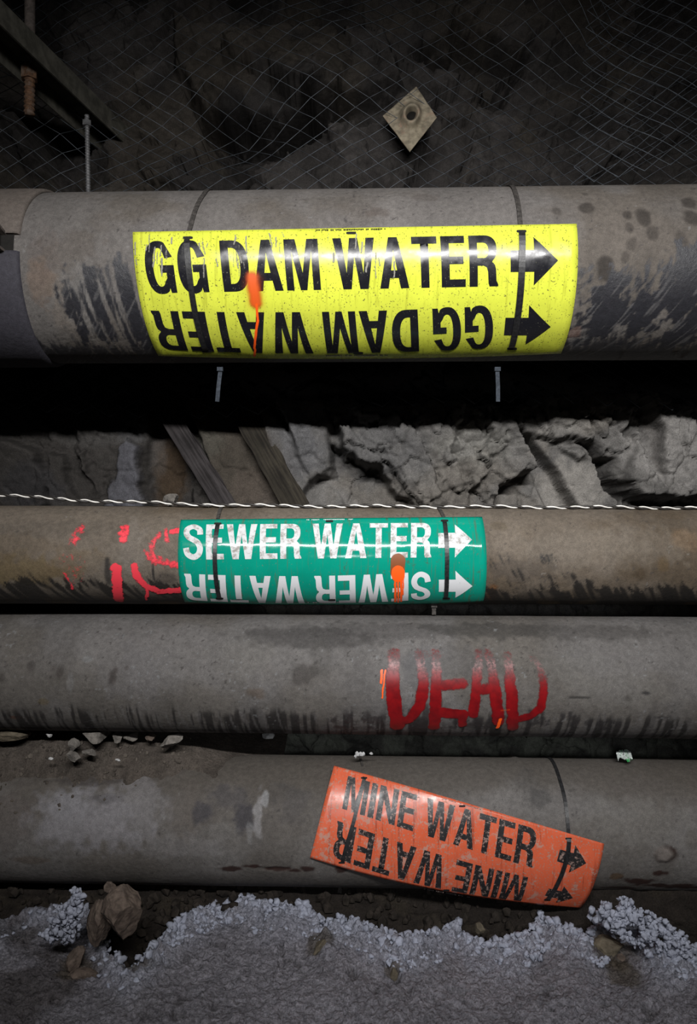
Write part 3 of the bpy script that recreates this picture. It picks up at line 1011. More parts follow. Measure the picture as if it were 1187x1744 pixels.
spray(PS, GR, 'paint_drip', [([(678, 974), (678, 980)], 10, 3, 1.3), ([(673, 980), (673, 1024)], 1.4, 1.2, 1.2), ([(678, 980), (678, 1025)], 1.1, 1.2, 1.2), ([(683, 980), (683, 1023)], 1.3, 1.2, 1.2), ([(687, 980), (686, 1012)], .8, 1, 1.0)],
      M['orange_spray'], green, 'bright orange drips running down the green panel', lift=0.0013, wobble=0.002)

# ---- orange sign: stiffer than the others, it stands off the pipe at its lower right corner
OR = 0.170
nc = math.radians(6)
off = PM.R + 0.004 - OR
PO = Pipe(OR, (PM.l[0] - off * math.cos(nc), PM.l[1] + off * math.sin(nc)), (PM.r[0] - off * math.cos(nc), PM.r[1] + off * math.sin(nc)))
os_ = Sheet(PO, OR, (569, 1304), (1029, 1437), (528, 1461), (988, 1547), (758, 1519))
orange = thing('pipe_marker_sign', 'scuffed orange plastic sign reading MINE WATER, hanging tilted on the lowest pipe', 'sign', PO.P(0.1, np.float64(0), OR))
make_panel(os_, M['orange'], orange, 0.0012)
q1 = os_.quad((593, 1322), (916, 1413), (583, 1377), (906, 1477))
place_bm(os_, 'lettering', text_bm('MINE WATER'), q1, M['ink_orange'], orange)
q2 = os_.quad((575, 1398), (899, 1494), (564, 1458), (887, 1534))
place_bm(os_, 'lettering', text_bm('MINE WATER'), q2, M['ink_orange'], orange, flip=True, rows=(0.6, 0.95))
bm = bmesh.new(); add_glyph(bm, ARROW, 0, 1, bold=0.0)
place_bm(os_, 'arrow', bm, os_.quad((956, 1434), (1003, 1446), (945, 1478), (992, 1492)), M['ink_orange'], orange)
bm = bmesh.new(); add_glyph(bm, ARROW, 0, 1, bold=0.0)
place_bm(os_, 'arrow', bm, os_.quad((938, 1505), (982, 1514), (924, 1531), (969, 1541)), M['ink_orange'], orange)
fine_print(os_, orange, 755, 822, 1360, 1379, M['ink_orange'], 2.0, 5)
fine_print(os_, orange, 722, 800, 1513, 1527, M['ink_orange'], 2.0, 6)
slots(os_, orange, [(620, 1325), (787, 1373), (968, 1428), (582, 1469), (760, 1516), (932, 1532)], 11, 3.4)

# ------------------------------------------------------------------ sprayed words on the pipes
def dead_fade(X, T):
    return 0.40 + 0.56 * ss(math.radians(26), math.radians(-10), T + 0 * X)
w_ = 8.0
DEAD = [([(671, 1112), (668, 1150), (671, 1195), (677, 1236)], 10, 5, 1.15), ([(677, 1230), (697, 1224), (714, 1203), (722, 1165), (714, 1112)], 8, 6, 1.0),
        ([(712, 1113), (748, 1116)], 7, 6, .8),
        ([(742, 1112), (743, 1150), (742, 1200), (739, 1236)], 8, 6, 1.05), ([(745, 1168), (786, 1163)], 8, 6, .95), ([(742, 1212), (788, 1216)], 8, 5, 1.1), ([(788, 1214), (787, 1233)], 6, 5, 1.0),
        ([(815, 1110), (811, 1160), (806, 1216)], 7, 6, 1.0), ([(831, 1112), (840, 1150), (845, 1198), (849, 1228)], 8, 6, 1.0), ([(812, 1174), (842, 1171)], 8, 6, .85),
        ([(864, 1116), (869, 1165), (872, 1205), (873, 1238)], 8, 6, 1.0), ([(873, 1226), (904, 1219), (921, 1203), (926, 1165), (917, 1132), (906, 1122)], 6, 6, .85)]
spray(PD, PD.R, 'painted_word', DEAD, M['red'], dead_pipe, 'word DEAD sprayed in dark red', fade=dead_fade, wobble=0.005, lift=0.0012)
for st, lb in (([([(650, 1142), (649, 1163)], 1.6, 1.5, 1.2), ([(656, 1141), (654, 1165), (651, 1188)], 1.0, 1.0, 1.0)], 'orange paint drips left of the red word'),
               ([([(852, 1224), (847, 1238)], 2, 1.5, 1.2)], 'orange paint drip under the letter A'), ([([(853, 1210), (868, 1208)], 1.5, 4, .42)], 'faint orange smear on the red word')):
    spray(PD, PD.R, 'paint_mark', st, M['orange_spray'], dead_pipe, lb, lift=0.0014)
NUM = [([(136, 902), (126, 922)], 7, 9, .62), ([(112, 978), (120, 992), (124, 1002)], 1.6, 3, .8), ([(120, 960), (128, 975)], 12, 16, .26),
       ([(211, 902), (210, 918)], 7, 6, .85), ([(198, 968), (200, 995), (203, 1021)], 8, 4, 1.1),
       ([(296, 905), (305, 905)], 5, 4, 1.0), ([(284, 903), (285, 920)], 3, 4, .85), ([(271, 912), (262, 924), (256, 942)], 4, 7, .68), ([(254, 942), (262, 952), (282, 958), (305, 963)], 5, 9, .80),
       ([(229, 965), (233, 982), (248, 997), (272, 1007), (308, 1004)], 6, 4, 1.05), ([(250, 1003), (250, 1020)], 2, 2, 1.1)]
spray(PS, PS.R, 'painted_number', NUM, M['pink'], sewer_pipe, 'worn number sprayed in fluorescent red', fade=lambda X, T: 0.80 + 0 * X, wobble=0.007, lift=0.0012)

# ------------------------------------------------------------------ cable ties
def strap_band(p, path, w, t):
    """path: list of (x, theta, r); a flat band that lies on the pipe"""
    V, Fs = [], []
    n = len(path)
    for i, (x, th, r) in enumerate(path):
        a = path[max(i - 1, 0)]
        b = path[min(i + 1, n - 1)]
        dx = b[0] - a[0]
        dsr = (b[1] - a[1]) * r
        L = math.hypot(dx, dsr) + 1e-9
        ox, ot = -dsr / L * w / 2, dx / L * w / 2 / r
        for sx, rr in ((-1, r), (1, r), (1, r + t), (-1, r + t)):
            V.append(p.P(x + sx * ox, np.float64(th + sx * ot), rr))
    for i in range(n - 1):
        for k in range(4):
            a, b = i * 4 + k, i * 4 + (k + 1) % 4
            Fs.append((a, b, b + 4, a + 4))
    Fs += [(3, 2, 1, 0), tuple(range(4 * n - 4, 4 * n))]
    return np.array(V), Fs

def resample(pts, n):
    pts = [np.array(p, float) for p in pts]
    d = [0.0]
    for a, b in zip(pts[:-1], pts[1:]):
        d.append(d[-1] + abs(b[1] - a[1]) + abs(b[0] - a[0]) + abs(b[2] - a[2]) * 3)
    tt = np.linspace(0, d[-1], n)
    return [tuple(np.interp(t, d, [p[k] for p in pts]) for k in range(len(pts[0]))) for t in tt]

def cable_tie(label, p, top_pts, front_pts, sheet_p, sheet_r, tail, group, w=0.0075, front_w=0.0095, dusty='tie_dusty', front='tie', tail_mat='tie_grey', head=True):
    """top_pts on the bare pipe above the sign, front_pts over the sign, tail hanging below"""
    r = p.R + 0.0008
    a = [p.hit(*q, r) for q in top_pts]
    f = [sheet_p.hit(*q, sheet_r + 0.001) for q in front_pts]
    root = thing('cable_tie', label, 'cable tie', sheet_p.P(f[0][0], np.float64(f[0][1]), sheet_r), group)
    # band over the sign
    path = [(f[0][0], f[0][1] + 0.006, sheet_r - 0.0005)] + [(x, t, sheet_r + 0.0012) for x, t in f] + [(f[-1][0], f[-1][1] - 0.006, sheet_r - 0.0005)]
    V, Fs = strap_band(sheet_p, resample(path, 26), front_w, 0.0016)
    mesh_obj('front_strap', V, Fs, M[front], root, smooth=False)
    # band on the bare pipe, over the top and round the back to the lower side
    x0, t0 = a[0]
    xb = p.hit(*tail[0], r)[0] if tail else f[-1][0]
    path = [(x, t, r) for x, t in a[::-1]]
    path += [(x0 + (xb - x0) * k / 16, t0 + (math.radians(262) - t0) * k / 16, r) for k in range(1, 17)]
    V, Fs = strap_band(p, resample(path, 60), w, 0.0016)
    o = mesh_obj('rear_strap', V, Fs, M[dusty], root, smooth=False)
    o['label'] = 'dust coated strap on the bare pipe'
    if tail:
        yb = float(p.c(0.0)[0]) - 0.02
        P0 = [at(px, py, yb) for px, py in tail]
        if head:
            mb = MB()
            mb.box(P0[0], Vector((0.0052, 0, 0)), Vector((0, 0.004, 0)), Vector((0, 0, 0.0035)))
            mb.build('head', M[tail_mat], root, smooth=False)
        mb = MB()
        wt = 0.0036
        for u, v in zip(P0[:-1], P0[1:]):
            d = (v - u)
            m_ = (u + v) / 2
            sd = Vector((0, 1, 0)).cross(d.normalized())
            mb.box(m_, sd * wt, Vector((0, 0.0009, 0)), d / 2)
        o = mb.build('tail', M[tail_mat], root, smooth=False)
        o['label'] = 'loose end hanging below the pipe'
    return root

GT = 'black cable ties holding the signs'
cable_tie('black cable tie across the left end of the yellow sign, end hanging below pipe', PT, [(348, 331), (334, 355), (325, 385), (321, 398)],
          [(318, 408), (321, 450), (327, 500), (336, 550), (350, 596)], PT, YR, [(375, 629), (375, 634), (372, 660), (370, 684)], GT, front_w=0.0095)
cable_tie('black cable tie across the arrows of the yellow sign, end hanging below pipe', PT, [(871, 317), (878, 330), (884, 360), (886, 385)],
          [(889, 395), (889, 440), (886, 500), (880, 550), (871, 592)], PT, YR, [(847, 629), (847, 634), (848, 660), (848, 684)], GT, front_w=0.0105)
cable_tie('black cable tie across the left end of the green sign', PS, [(376, 866), (373, 876), (371, 884)],
          [(371, 893), (366, 930), (367, 975), (374, 1019)], PS, GR, None, GT, w=0.006, front_w=0.0072)
cable_tie('black cable tie across the arrows of the green sign, short tail beneath', PS, [(747, 866), (752, 874), (756, 882)],
          [(757, 888), (761, 930), (761, 975), (759, 1018)], PS, GR, [(739, 1031), (739, 1034), (739, 1047)], GT, w=0.006, front_w=0.0072, tail_mat='tie_dusty')
cable_tie('dark cable tie through the left letters of the orange sign, tail to the ground', PM, [(613, 1290), (617, 1305)],
          [(621, 1324), (612, 1360), (602, 1400), (590, 1440), (583, 1468)], PO, OR, [(586, 1480), (585, 1487), (577, 1525), (571, 1556)], GT, w=0.004, front_w=0.006, tail_mat='tie_dusty')
cable_tie('dark cable tie across the arrows of the orange sign, white scuffs on top', PM, [(938, 1293), (952, 1325), (962, 1362), (966, 1395), (968, 1420)],
          [(969, 1430), (967, 1455), (956, 1490), (944, 1515), (932, 1532)], PO, OR, [(925, 1540), (922, 1546), (918, 1562)], GT, w=0.0058, front_w=0.0068, front='tie', dusty='tie')

# ------------------------------------------------------------------ twisted wire along the sewer pipe
def twisted_wire():
    pts = [(-330, 826), (-120, 836), (0, 843), (60, 847), (130, 851), (220, 855), (320, 858), (420, 861), (520, 863), (640, 864), (800, 865), (1000, 865.5), (1187, 866), (1500, 867)]
    W = []
    for px, py in pts:
        Y = 1.372
        q = at(px, py, Y)
        cy, cz = PS.c(q.x)
        Y = float(cy) - 0.022
        q = at(px, py, Y)
        zmin = float(cz) + math.sqrt(PS.R ** 2 - 0.022 ** 2) + 0.0042
        q.z = max(q.z, zmin)
        W.append(q)
    root = thing('twisted_wire', 'twisted black and white wire lying along the top of the thin brown pipe', 'wire', W[6])
    xs = np.arange(W[0].x, W[-1].x, 0.0022)
    X = [p.x for p in W]
    ph = {'white_strand': 0.0, 'black_strand': PI}
    for nm in ph:
        mb = MB()
        line = []
        for x in xs:
            y = np.interp(x, X, [p.y for p in W]) + 0.0025 * math.sin(x * 9)
            z = np.interp(x, X, [p.z for p in W]) + 0.0012 * math.sin(x * 31)
            a = 2 * PI * x / 0.043 + 0.8 * math.sin(x * 13) + ph[nm]
            line.append((x, y + 0.0017 * math.cos(a), z + 0.0017 * math.sin(a)))
        mb.tube(line, 0.0014 if nm[0] == 'w' else 0.0019, 6)
        mb.build(nm, M['strand_white' if nm[0] == 'w' else 'strand_black'], root)
twisted_wire()

# ------------------------------------------------------------------ rock wall behind the pipes
def in_poly(x, y, poly):
    ins = np.zeros(x.shape, bool)
    j = len(poly) - 1
    for i in range(len(poly)):
        xi, yi = poly[i]
        xj, yj = poly[j]
        c = ((yi > y) != (yj > y)) & (x < (xj - xi) * (y - yi) / (yj - yi + 1e-12) + xi)
        ins ^= c
        j = i
    return ins

def poly_sd(x, y, poly):
    """positive inside"""
    d = seg_dist(x, y, list(poly) + [poly[0]])
    return np.where(in_poly(x, y, poly), d, -d)

YW = 1.75
def W2(pts):
    return [((a - 593.5) / F * YW, H - (b - 872) / F * YW) for a, b in pts]

def facets(X, Z, cell, amp, tilt, seed, ang=0.0, st=1.0):
    ca, sa = math.cos(ang), math.sin(ang)
    u = (X * ca + Z * sa) / cell
    v = (-X * sa + Z * ca) / (cell * st)
    b, f1, f2 = vor(u, v, seed)
    p = (b[0] - 0.5) * 2 * amp + tilt * cell * ((b[1] - 0.5) * 2 * (u - b[4]) + (b[2] - 0.5) * 2 * st * (v - b[5]))
    return p, b[3], f2 - f1

def rock_wall():
    xs = uneven(-1.6, 1.6, -0.86, 0.86, 0.0034, 0.03)
    zs = uneven(-0.05, 2.2, 0.10, 2.0, 0.0036, 0.03)
    X, Z = np.meshgrid(xs, zs, indexing='ij')
    wx = X + 0.06 * (fbm(X * 7, Z * 7, 1) - .5) + 0.020 * (fbm(X * 34, Z * 34, 2) - .5) + 0.010 * (fbm(X * 120, Z * 120, 6) - .5)
    wz = Z + 0.06 * (fbm(X * 7, Z * 7, 4) - .5) + 0.020 * (fbm(X * 34, Z * 34, 5) - .5) + 0.010 * (fbm(X * 120, Z * 120, 8) - .5)
    zl = H + 0.28                                # where the brow of the lower rock ends
    up = ss(zl - 0.02, zl + 0.10, Z + 0.05 * (fbm(X * 5, Z * 0, 3) - .5))
    Y = 1.75 + 0.20 * up
    # upper face: big rough blocks
    fu, idu, eu = facets(wx, wz, 0.24, 0.085, 0.55, 2, 0.5, 0.75)
    fu2, idu2, eu2 = facets(wx, wz, 0.085, 0.018, 0.5, 6, 0.3, 0.8)
    Y = Y - up * (fu + fu2 + 0.03 * (fbm(X * 9, Z * 9, 7, 5) - .5))
    # ledge with a deep slot under it above the plate, as in the photo
    led = poly_sd(wx, wz, [((a - 593.5) / F * 1.9, H - (b - 872) / F * 1.9) for a, b in ((300, 30), (640, 40), (690, 150), (560, 180), (420, 205), (340, 190), (290, 120))])
    Y = Y - up * 0.10 * ss(-0.005, 0.025, led)
    slot = poly_sd(wx, wz, [((a - 593.5) / F * 1.9, H - (b - 872) / F * 1.9) for a, b in ((330, 190), (560, 178), (600, 190), (560, 215), (380, 218))])
    Y = Y + up * 0.10 * ss(-0.01, 0.02, slot)
    cave = poly_sd(wx, wz, [((a - 593.5) / F * 1.9, H - (b - 872) / F * 1.9) for a, b in ((700, 60), (780, 40), (910, 80), (860, 140), (740, 120))])
    Y = Y + up * 0.14 * ss(-0.02, 0.03, cave)
    # lower rock
    lo = 1 - up
    fl, idl, el = facets(wx, wz, 0.13, 0.030, 0.38, 3, -0.95, 0.6)
    fl2, idl2, el2 = facets(wx, wz, 0.045, 0.009, 0.45, 8, -0.9, 0.55)
    fine = 0.010 * (fbm(X * 45, Z * 45, 9, 5, .6) - .5)
    rough = np.ones(X.shape)
    add = np.zeros(X.shape)
    tw = wx * 0.5 + X * 0.5
    tz = wz * 0.5 + Z * 0.5
    def slab(poly, h, gx=0.0, gz=0.0, edge=0.006, r=0.3, jag=1.0):
        nonlocal add, rough
        q = W2(poly)
        cx = sum(a for a, _ in q) / len(q)
        cz = sum(b for _, b in q) / len(q)
        d = poly_sd(wx * jag + X * (1 - jag), wz * jag + Z * (1 - jag), q)
        k = ss(-edge, edge, d)
        add = add * (1 - k) + k * (h + gx * (X - cx) + gz * (Z - cz))
        rough = rough * (1 - k) + k * r
    # left: low smooth slabs
    slab([(-200, 690), (330, 690), (330, 880), (-200, 880)], 0.00, 0, 0.1, r=0.35)
    slab([(-200, 740), (20, 755), (70, 785), (95, 830), (70, 900), (-200, 900)], 0.028, 0.1, 0.35, r=0.15)
    slab([(90, 780), (150, 770), (170, 850), (160, 900), (95, 900)], 0.016, -0.2, 0.1, r=0.2)
    slab([(60, 690), (120, 725), (170, 860), (180, 900), (150, 900), (110, 760), (40, 690)], -0.012, r=0.3)
    slab([(205, 755), (237, 765), (243, 900), (180, 900)], 0.030, 0.35, 0.1, r=0.25)
    slab([(245, 690), (315, 690), (330, 880), (250, 880)], -0.035, -0.2, 0.0, r=0.3)
    # smooth tilted slab between the planks
    slab([(320, 680), (430, 680), (540, 900), (395, 900)], 0.005, -0.12, 0.15, r=0.12, jag=.2)
    # blue-grey slabs right of the second plank
    slab([(450, 690), (600, 690), (720, 900), (520, 900)], -0.005, 0.1, 0.1, r=0.5)
    slab([(440, 700), (480, 720), (545, 800), (505, 850), (470, 790)], 0.040, -0.25, 0.2, r=0.2, jag=.5)
    slab([(470, 690), (570, 690), (570, 790), (540, 815), (520, 775)], 0.055, -0.3, 0.35, r=0.25, jag=.6)
    slab([(515, 835), (550, 800), (600, 810), (640, 860), (640, 900), (520, 900)], -0.02, 0.2, -0.5, r=0.3, jag=.7)
    # lumpy centre mass
    slab([(565, 690), (880, 690), (905, 745), (850, 800), (800, 830), (790, 900), (700, 900), (660, 830), (610, 790)], 0.045, 0.05, 0.25, r=1.1)
    slab([(575, 760), (640, 800), (660, 840), (700, 860), (700, 900), (610, 900), (580, 830)], -0.045, 0, -0.3, r=0.5)
    slab([(690, 690), (780, 690), (770, 780), (720, 800), (680, 770)], 0.065, 0.2, 0.3, r=0.8)
    slab([(830, 780), (900, 735), (915, 800), (880, 810), (850, 850), (825, 850)], 0.058, 0.4, 0.3, r=0.6)
    slab([(850, 830), (905, 800), (965, 900), (830, 900)], -0.03, 0.2, -0.2, r=0.3, jag=.5)
    # diagonal crack, then the big pale slab
    slab([(878, 735), (890, 735), (950, 810), (985, 870), (985, 900), (950, 900)], -0.05, 0, 0, r=0.2, jag=.3)
    slab([(893, 738), (945, 742), (1010, 772), (1045, 815), (1060, 900), (992, 900), (950, 806)], 0.035, 0.15, 0.15, r=0.18, jag=.4)
    slab([(985, 745), (1052, 760), (1050, 900), (1040, 860), (1022, 800)], -0.06, 0, 0, r=0.4)
    slab([(955, 765), (985, 770), (1000, 782), (985, 790), (965, 775)], 0.06, 0, 0.4, r=0.8)
    # overhanging ledge and the right hand block
    slab([(870, 680), (1045, 680), (1045, 765), (1022, 782), (1000, 760), (975, 752), (930, 742), (890, 735)], 0.088, 0.05, 0.5, r=1.0)
    slab([(1028, 750), (1062, 745), (1060, 815), (1040, 805)], 0.075, 0.3, 0.3, r=0.8)
    slab([(1040, 690), (1400, 690), (1400, 840), (1180, 838), (1150, 846), (1110, 838), (1065, 840), (1055, 830), (1058, 770)], 0.105, -0.05, 0.15, r=0.8)
    slab([(1052, 690), (1072, 720), (1110, 780), (1105, 815), (1085, 790), (1050, 735)], 0.07, 0.5, 0, r=0.5)
    slab([(1055, 845), (1110, 848), (1180, 850), (1400, 850), (1400, 960), (1050, 960)], -0.02, 0, 0, r=0.4)
    crack = ss(0.09, 0.0, el) * 0.016 * ss(0.35, 0.6, fbm(X * 10, Z * 10, 2)) + ss(0.08, 0.0, el2) * 0.006
    Y = Y + lo * crack * np.clip(rough + 0.15, 0, 1)
    body = ss(H - 0.06, H + 0.0, Z)
    add = add * body
    Y = Y - lo * (add + rough * (fl * 0.55 + fl2) + rough * fine + 0.2 * fine)
    # the toe of the wall comes forward as a dark flat ledge behind the lower pipes
    toe = 1 - ss(H - 0.45, H - 0.38, Z)
    Y = Y - 0.12 * toe * (0.8 + 0.35 * fbm(X * 5, Z * 5, 12))
    # ---- colour
    c = np.ones(X.shape + (3,)) * np.array((0.115, 0.110, 0.105))
    c = c * (0.78 + 0.44 * fbm(X * 11, Z * 11, 10, 5))[..., None]
    c = mix(c, (0.135, 0.118, 0.097), 0.4 * ss(0.5, 0.68, fbm(X * 8, Z * 8, 13, 5)))
    left_dark = ss(-0.16, -0.24, X + 0.02 * (fbm(X * 20, Z * 20, 3) - .5)) * lo  # lower rock gets darker towards the left
    c = mix(c, np.array((0.028, 0.025, 0.023)), 0.9 * left_dark)
    c = c * (0.75 + 0.5 * idl)[..., None] ** (0.6 * lo[..., None])
    def stain(px, py, rx, rz, k, cc, seed=3):
        nonlocal c
        (a, b), = W2([(px, py)])
        d = np.hypot((X - a) / rx, (Z - b) / rz) + 0.8 * (fbm(X * 40, Z * 40, seed, 5) - .5)
        c = mix(c, cc, k * (1 - ss(0.5, 1.05, d)))
    pale = poly_sd(wx, wz, W2([(205, 755), (237, 765), (243, 900), (180, 900)]))
    c = mix(c, (0.098, 0.098, 0.112), 0.8 * ss(-0.004, 0.008, pale))
    stain(285, 800, 0.045, 0.11, .85, (0.040, 0.026, 0.015))
    stain(150, 745, 0.10, 0.03, .4, (0.08, 0.077, 0.074))
    stain(225, 730, 0.05, 0.04, .5, (0.085, 0.085, 0.088))
    stain(265, 760, 0.02, 0.08, .4, (0.09, 0.08, 0.073))
    stain(60, 830, 0.09, 0.06, .7, (0.030, 0.029, 0.031))
    sl = poly_sd(X, Z, W2([(320, 680), (430, 680), (540, 900), (395, 900)]))
    c = mix(c, (0.054, 0.046, 0.037), 0.9 * ss(-0.002, 0.006, sl))
    stain(440, 830, 0.08, 0.06, .6, (0.080, 0.065, 0.054))
    stain(350, 755, 0.05, 0.05, .5, (0.075, 0.072, 0.06))
    stain(475, 800, 0.05, 0.1, .5, (0.06, 0.052, 0.044))
    stain(510, 760, 0.07, 0.10, .5, (0.098, 0.100, 0.110))
    stain(640, 770, 0.13, 0.09, .7, (0.072, 0.071, 0.072))
    stain(800, 760, 0.10, 0.06, .4, (0.20, 0.195, 0.175))
    stain(970, 830, 0.09, 0.08, .8, (0.225, 0.212, 0.195))
    stain(1130, 770, 0.14, 0.12, .75, (0.225, 0.215, 0.205))
    stain(930, 730, 0.10, 0.04, .5, (0.21, 0.20, 0.185))
    dk = poly_sd(wx, wz, W2([(1065, 700), (1085, 730), (1110, 780), (1108, 800), (1095, 790), (1070, 740), (1055, 705)]))
    c = mix(c, (0.050, 0.045, 0.042), 0.7 * ss(-0.005, 0.008, dk))
    dk = poly_sd(wx, wz, W2([(1150, 690), (1187, 690), (1300, 690), (1300, 760), (1187, 745), (1165, 720)]))
    c = mix(c, (0.09, 0.075, 0.065), 0.7 * ss(-0.005, 0.008, dk))
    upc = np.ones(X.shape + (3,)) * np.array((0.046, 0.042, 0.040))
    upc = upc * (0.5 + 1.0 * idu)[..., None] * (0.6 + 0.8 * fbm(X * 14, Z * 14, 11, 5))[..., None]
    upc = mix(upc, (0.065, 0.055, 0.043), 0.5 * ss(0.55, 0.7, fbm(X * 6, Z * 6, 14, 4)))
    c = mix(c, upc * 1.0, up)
    c = mix(c, (0.090, 0.090, 0.080), 0.85 * (1 - ss(H - 0.42, H - 0.30, Z + 0.03 * (fbm(X * 12, Z * 12, 2) - .5))))
    c = mix(c, (0.20, 0.21, 0.175), 0.7 * ss(0.42, 0.6, fbm(X * 16, Z * 30, 15)) * (1 - ss(H - 0.42, H - 0.36, Z)))  # toe coloured paler to lift the shaded gap between the lower pipes
    V = np.stack([X, Y, Z], -1)
    global ROCK_X, ROCK_Z, ROCK_Y
    ROCK_X, ROCK_Z, ROCK_Y = xs, zs, Y
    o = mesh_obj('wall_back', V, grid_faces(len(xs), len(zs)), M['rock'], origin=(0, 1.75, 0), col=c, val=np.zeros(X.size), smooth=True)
    tag(o, 'dark broken rock wall behind the pipes', None, None, 'structure')
rock_wall()

def rock_y(x, z):
    i = min(max(int(np.searchsorted(ROCK_X, x)), 1), len(ROCK_X) - 1)
    j = min(max(int(np.searchsorted(ROCK_Z, z)), 1), len(ROCK_Z) - 1)
    return float(ROCK_Y[i, j])

# ------------------------------------------------------------------ planks leaning behind the thin pipe
def mat_wood(name, c1, c2):
    n = NT(name)
    g = n.noise(1.0, 6, 0.65, stretch=(160, 160, 9))
    n2 = n.noise(14, 4)
    col = n.mix(c1, c2, n.ramp(g, 0.35, 0.68))
    col = n.mix(col, gray(n, n.ramp(n2, 0.3, 0.7, 0.7, 1.2)), 1.0, 'MULTIPLY')
    return n.set(col, 0.85, n.bump(g, 0.6, 0.003), 0.2)

def plank(name, label, A, B, w, t, mat):
    """a board from A (top) to B (bottom), worn along its edges"""
    A, B = Vector(A), Vector(B)
    d = (B - A)
    L = d.length
    d.normalize()
    side = d.cross(Vector((0, -1, 0))).normalized()
    nrm = side.cross(d)
    if nrm.y > 0:
        nrm = -nrm
    n = 44
    V, Fs = [], []
    prof = [(-1, 0), (-.96, 1), (-.55, .94), (-.1, 1.0), (.25, .9), (.6, 1.0), (.97, .97), (1, 0)]
    for i in range(n):
        t_ = i / (n - 1)
        for k, (a, b) in enumerate(prof):
            jit = 0.22 * (mnoise.noise(Vector((t_ * 7, k * 1.3, w * 100))))
            V.append(A + d * (L * t_) + side * (w * (a + jit)) + nrm * (t * (b + jit)))
    m = len(prof)
    for i in range(n - 1):
        for k in range(m):
            a, b = i * m + k, i * m + (k + 1) % m
            Fs.append((a, b, b + m, a + m))
    Fs += [tuple(range(m))[::-1], tuple(range((n - 1) * m, n * m))]
    # local frame with Z along the board so that the grain runs lengthwise
    from mathutils import Matrix
    R = Matrix((side, nrm, d)).transposed()
    V = np.array([R.transposed() @ (v - B) for v in V])
    o = mesh_obj(name, V, Fs, mat, origin=(0, 0, 0), smooth=False)
    o.location = B
    o.rotation_euler = R.to_euler()
    return tag(o, label, 'plank')
plank('timber_plank', 'narrow purple-grey weathered plank leaning against rock, left of the other plank', at(262, 660, 1.735), at(388, 868, 1.712), 0.022, 0.016,
      mat_wood('grey_plank', (0.046, 0.041, 0.042), (0.014, 0.012, 0.012)))
plank('timber_plank', 'olive brown weathered plank leaning against blue-grey rock, right of the other plank', at(392, 660, 1.735), at(508, 868, 1.712), 0.027, 0.018,
      mat_wood('brown_plank', (0.036, 0.031, 0.023), (0.012, 0.010, 0.008)))

# ------------------------------------------------------------------ wire netting on the upper wall
def netting():
    rnd = random.Random(3)
    x0, x1 = -1.15, 1.15
    ztop, zbot = H + 1.32, H + 0.205
    cw, ch = 0.066, 0.040        # one diamond
    def depth(x, z):
        s = coarse(x, z)
        lim = 1.89 + 0.03 * math.sin(x * 4 + 1) + 0.02 * math.sin(z * 7)
        if z < H + 0.36:
            lim = 1.69 + (z - H - 0.2) / 0.16 * 0.2
        return min(s - 0.006, lim)
    g = 0.11
    GX = np.arange(x0 - 0.3, x1 + 0.5, g)
    GZ = np.arange(zbot - 0.3, ztop + 0.4, g)
    G = np.zeros((len(GX), len(GZ)))
    for a_, gx in enumerate(GX):
        for b_, gz in enumerate(GZ):
            i0, i1 = np.searchsorted(ROCK_X, [gx - g, gx + g])
            j0, j1 = np.searchsorted(ROCK_Z, [gz - g, gz + g])
            i0, j0 = min(i0, len(ROCK_X) - 2), min(j0, len(ROCK_Z) - 2)
            G[a_, b_] = ROCK_Y[i0:max(i1, i0) + 1, j0:max(j1, j0) + 1].min()
    def coarse(x, z):
        u, v = (x - GX[0]) / g, (z - GZ[0]) / g
        i, j = int(u), int(v)
        u -= i
        v -= j
        return (G[i, j] * (1 - u) + G[i + 1, j] * u) * (1 - v) + (G[i, j + 1] * (1 - u) + G[i + 1, j + 1] * u) * v
    nz = int((ztop - zbot) / (ch / 2))
    nx = int((x1 - x0) / cw)
    mb = MB()
    cache = {}
    def node(i, j):
        """j counts half rows, i half columns"""
        if (i, j) not in cache:
            x = x0 + i * cw / 2 + 0.012 * math.sin(j * 0.31 + i * 0.05) + rnd.uniform(-.003, .003)
            z = ztop - j * ch / 2 + 0.014 * math.sin(i * 0.17 + 0.5) + rnd.uniform(-.002, .002)
            cache[(i, j)] = Vector((x, depth(x, z), z))
        return cache[(i, j)]
    # zigzag wires hooked into one another row by row
    for i in range(0, 2 * nx, 2):
        for k in (0, 1):
            line = []
            for j in range(nz + 1):
                p = node(i + k + (j + k) % 2, j)
                line.append(p + Vector((0, 0.0016 * (1 if j % 2 else -1), 0)))
            mb.tube(line, 0.0012, 4, False)
    return mb

def netting_wires():
    mb = netting()
    o = mb.build('wire_netting', M['galv'], None, smooth=True)
    tag(o, 'grey diamond wire netting stretched over the dark upper rock wall', 'netting')
netting_wires()

def second_sheet():
    """a second overlapping piece at the right with long slanted meshes"""
    rnd = random.Random(9)
    mb = MB()
    def P(u, v):
        px = 1010 + u * 330 - v * 40
        py = -120 + v * 440 - u * 60
        x = (px - 593.5) / F * 1.86
        z = H - (py - 872) / F * 1.86
        y = min(rock_y(x, z) - 0.02, 1.86) - 0.02 + 0.01 * math.sin(u * 9)
        return Vector((x, y, z))
    n = 8
    m = 15
    for k in range(-n, n + m):
        for sg in (1, -1):
            line = []
            for t in range(0, 2 * n + 1):
                u = t / (2 * n)
                v = (k + (t * 0.5 if sg > 0 else -t * 0.5)) / m
                if -0.02 <= v <= 1.02:
                    line.append(P(u + 0.006 * math.sin(v * 30), v))
            if len(line) > 2:
                mb.tube(line, 0.0012, 4, False)
    o = mb.build('wire_netting', M['galv'], None, smooth=True)
    tag(o, 'overlapping second sheet of wire netting, upper right above the topmost pipe', 'netting')
second_sheet()

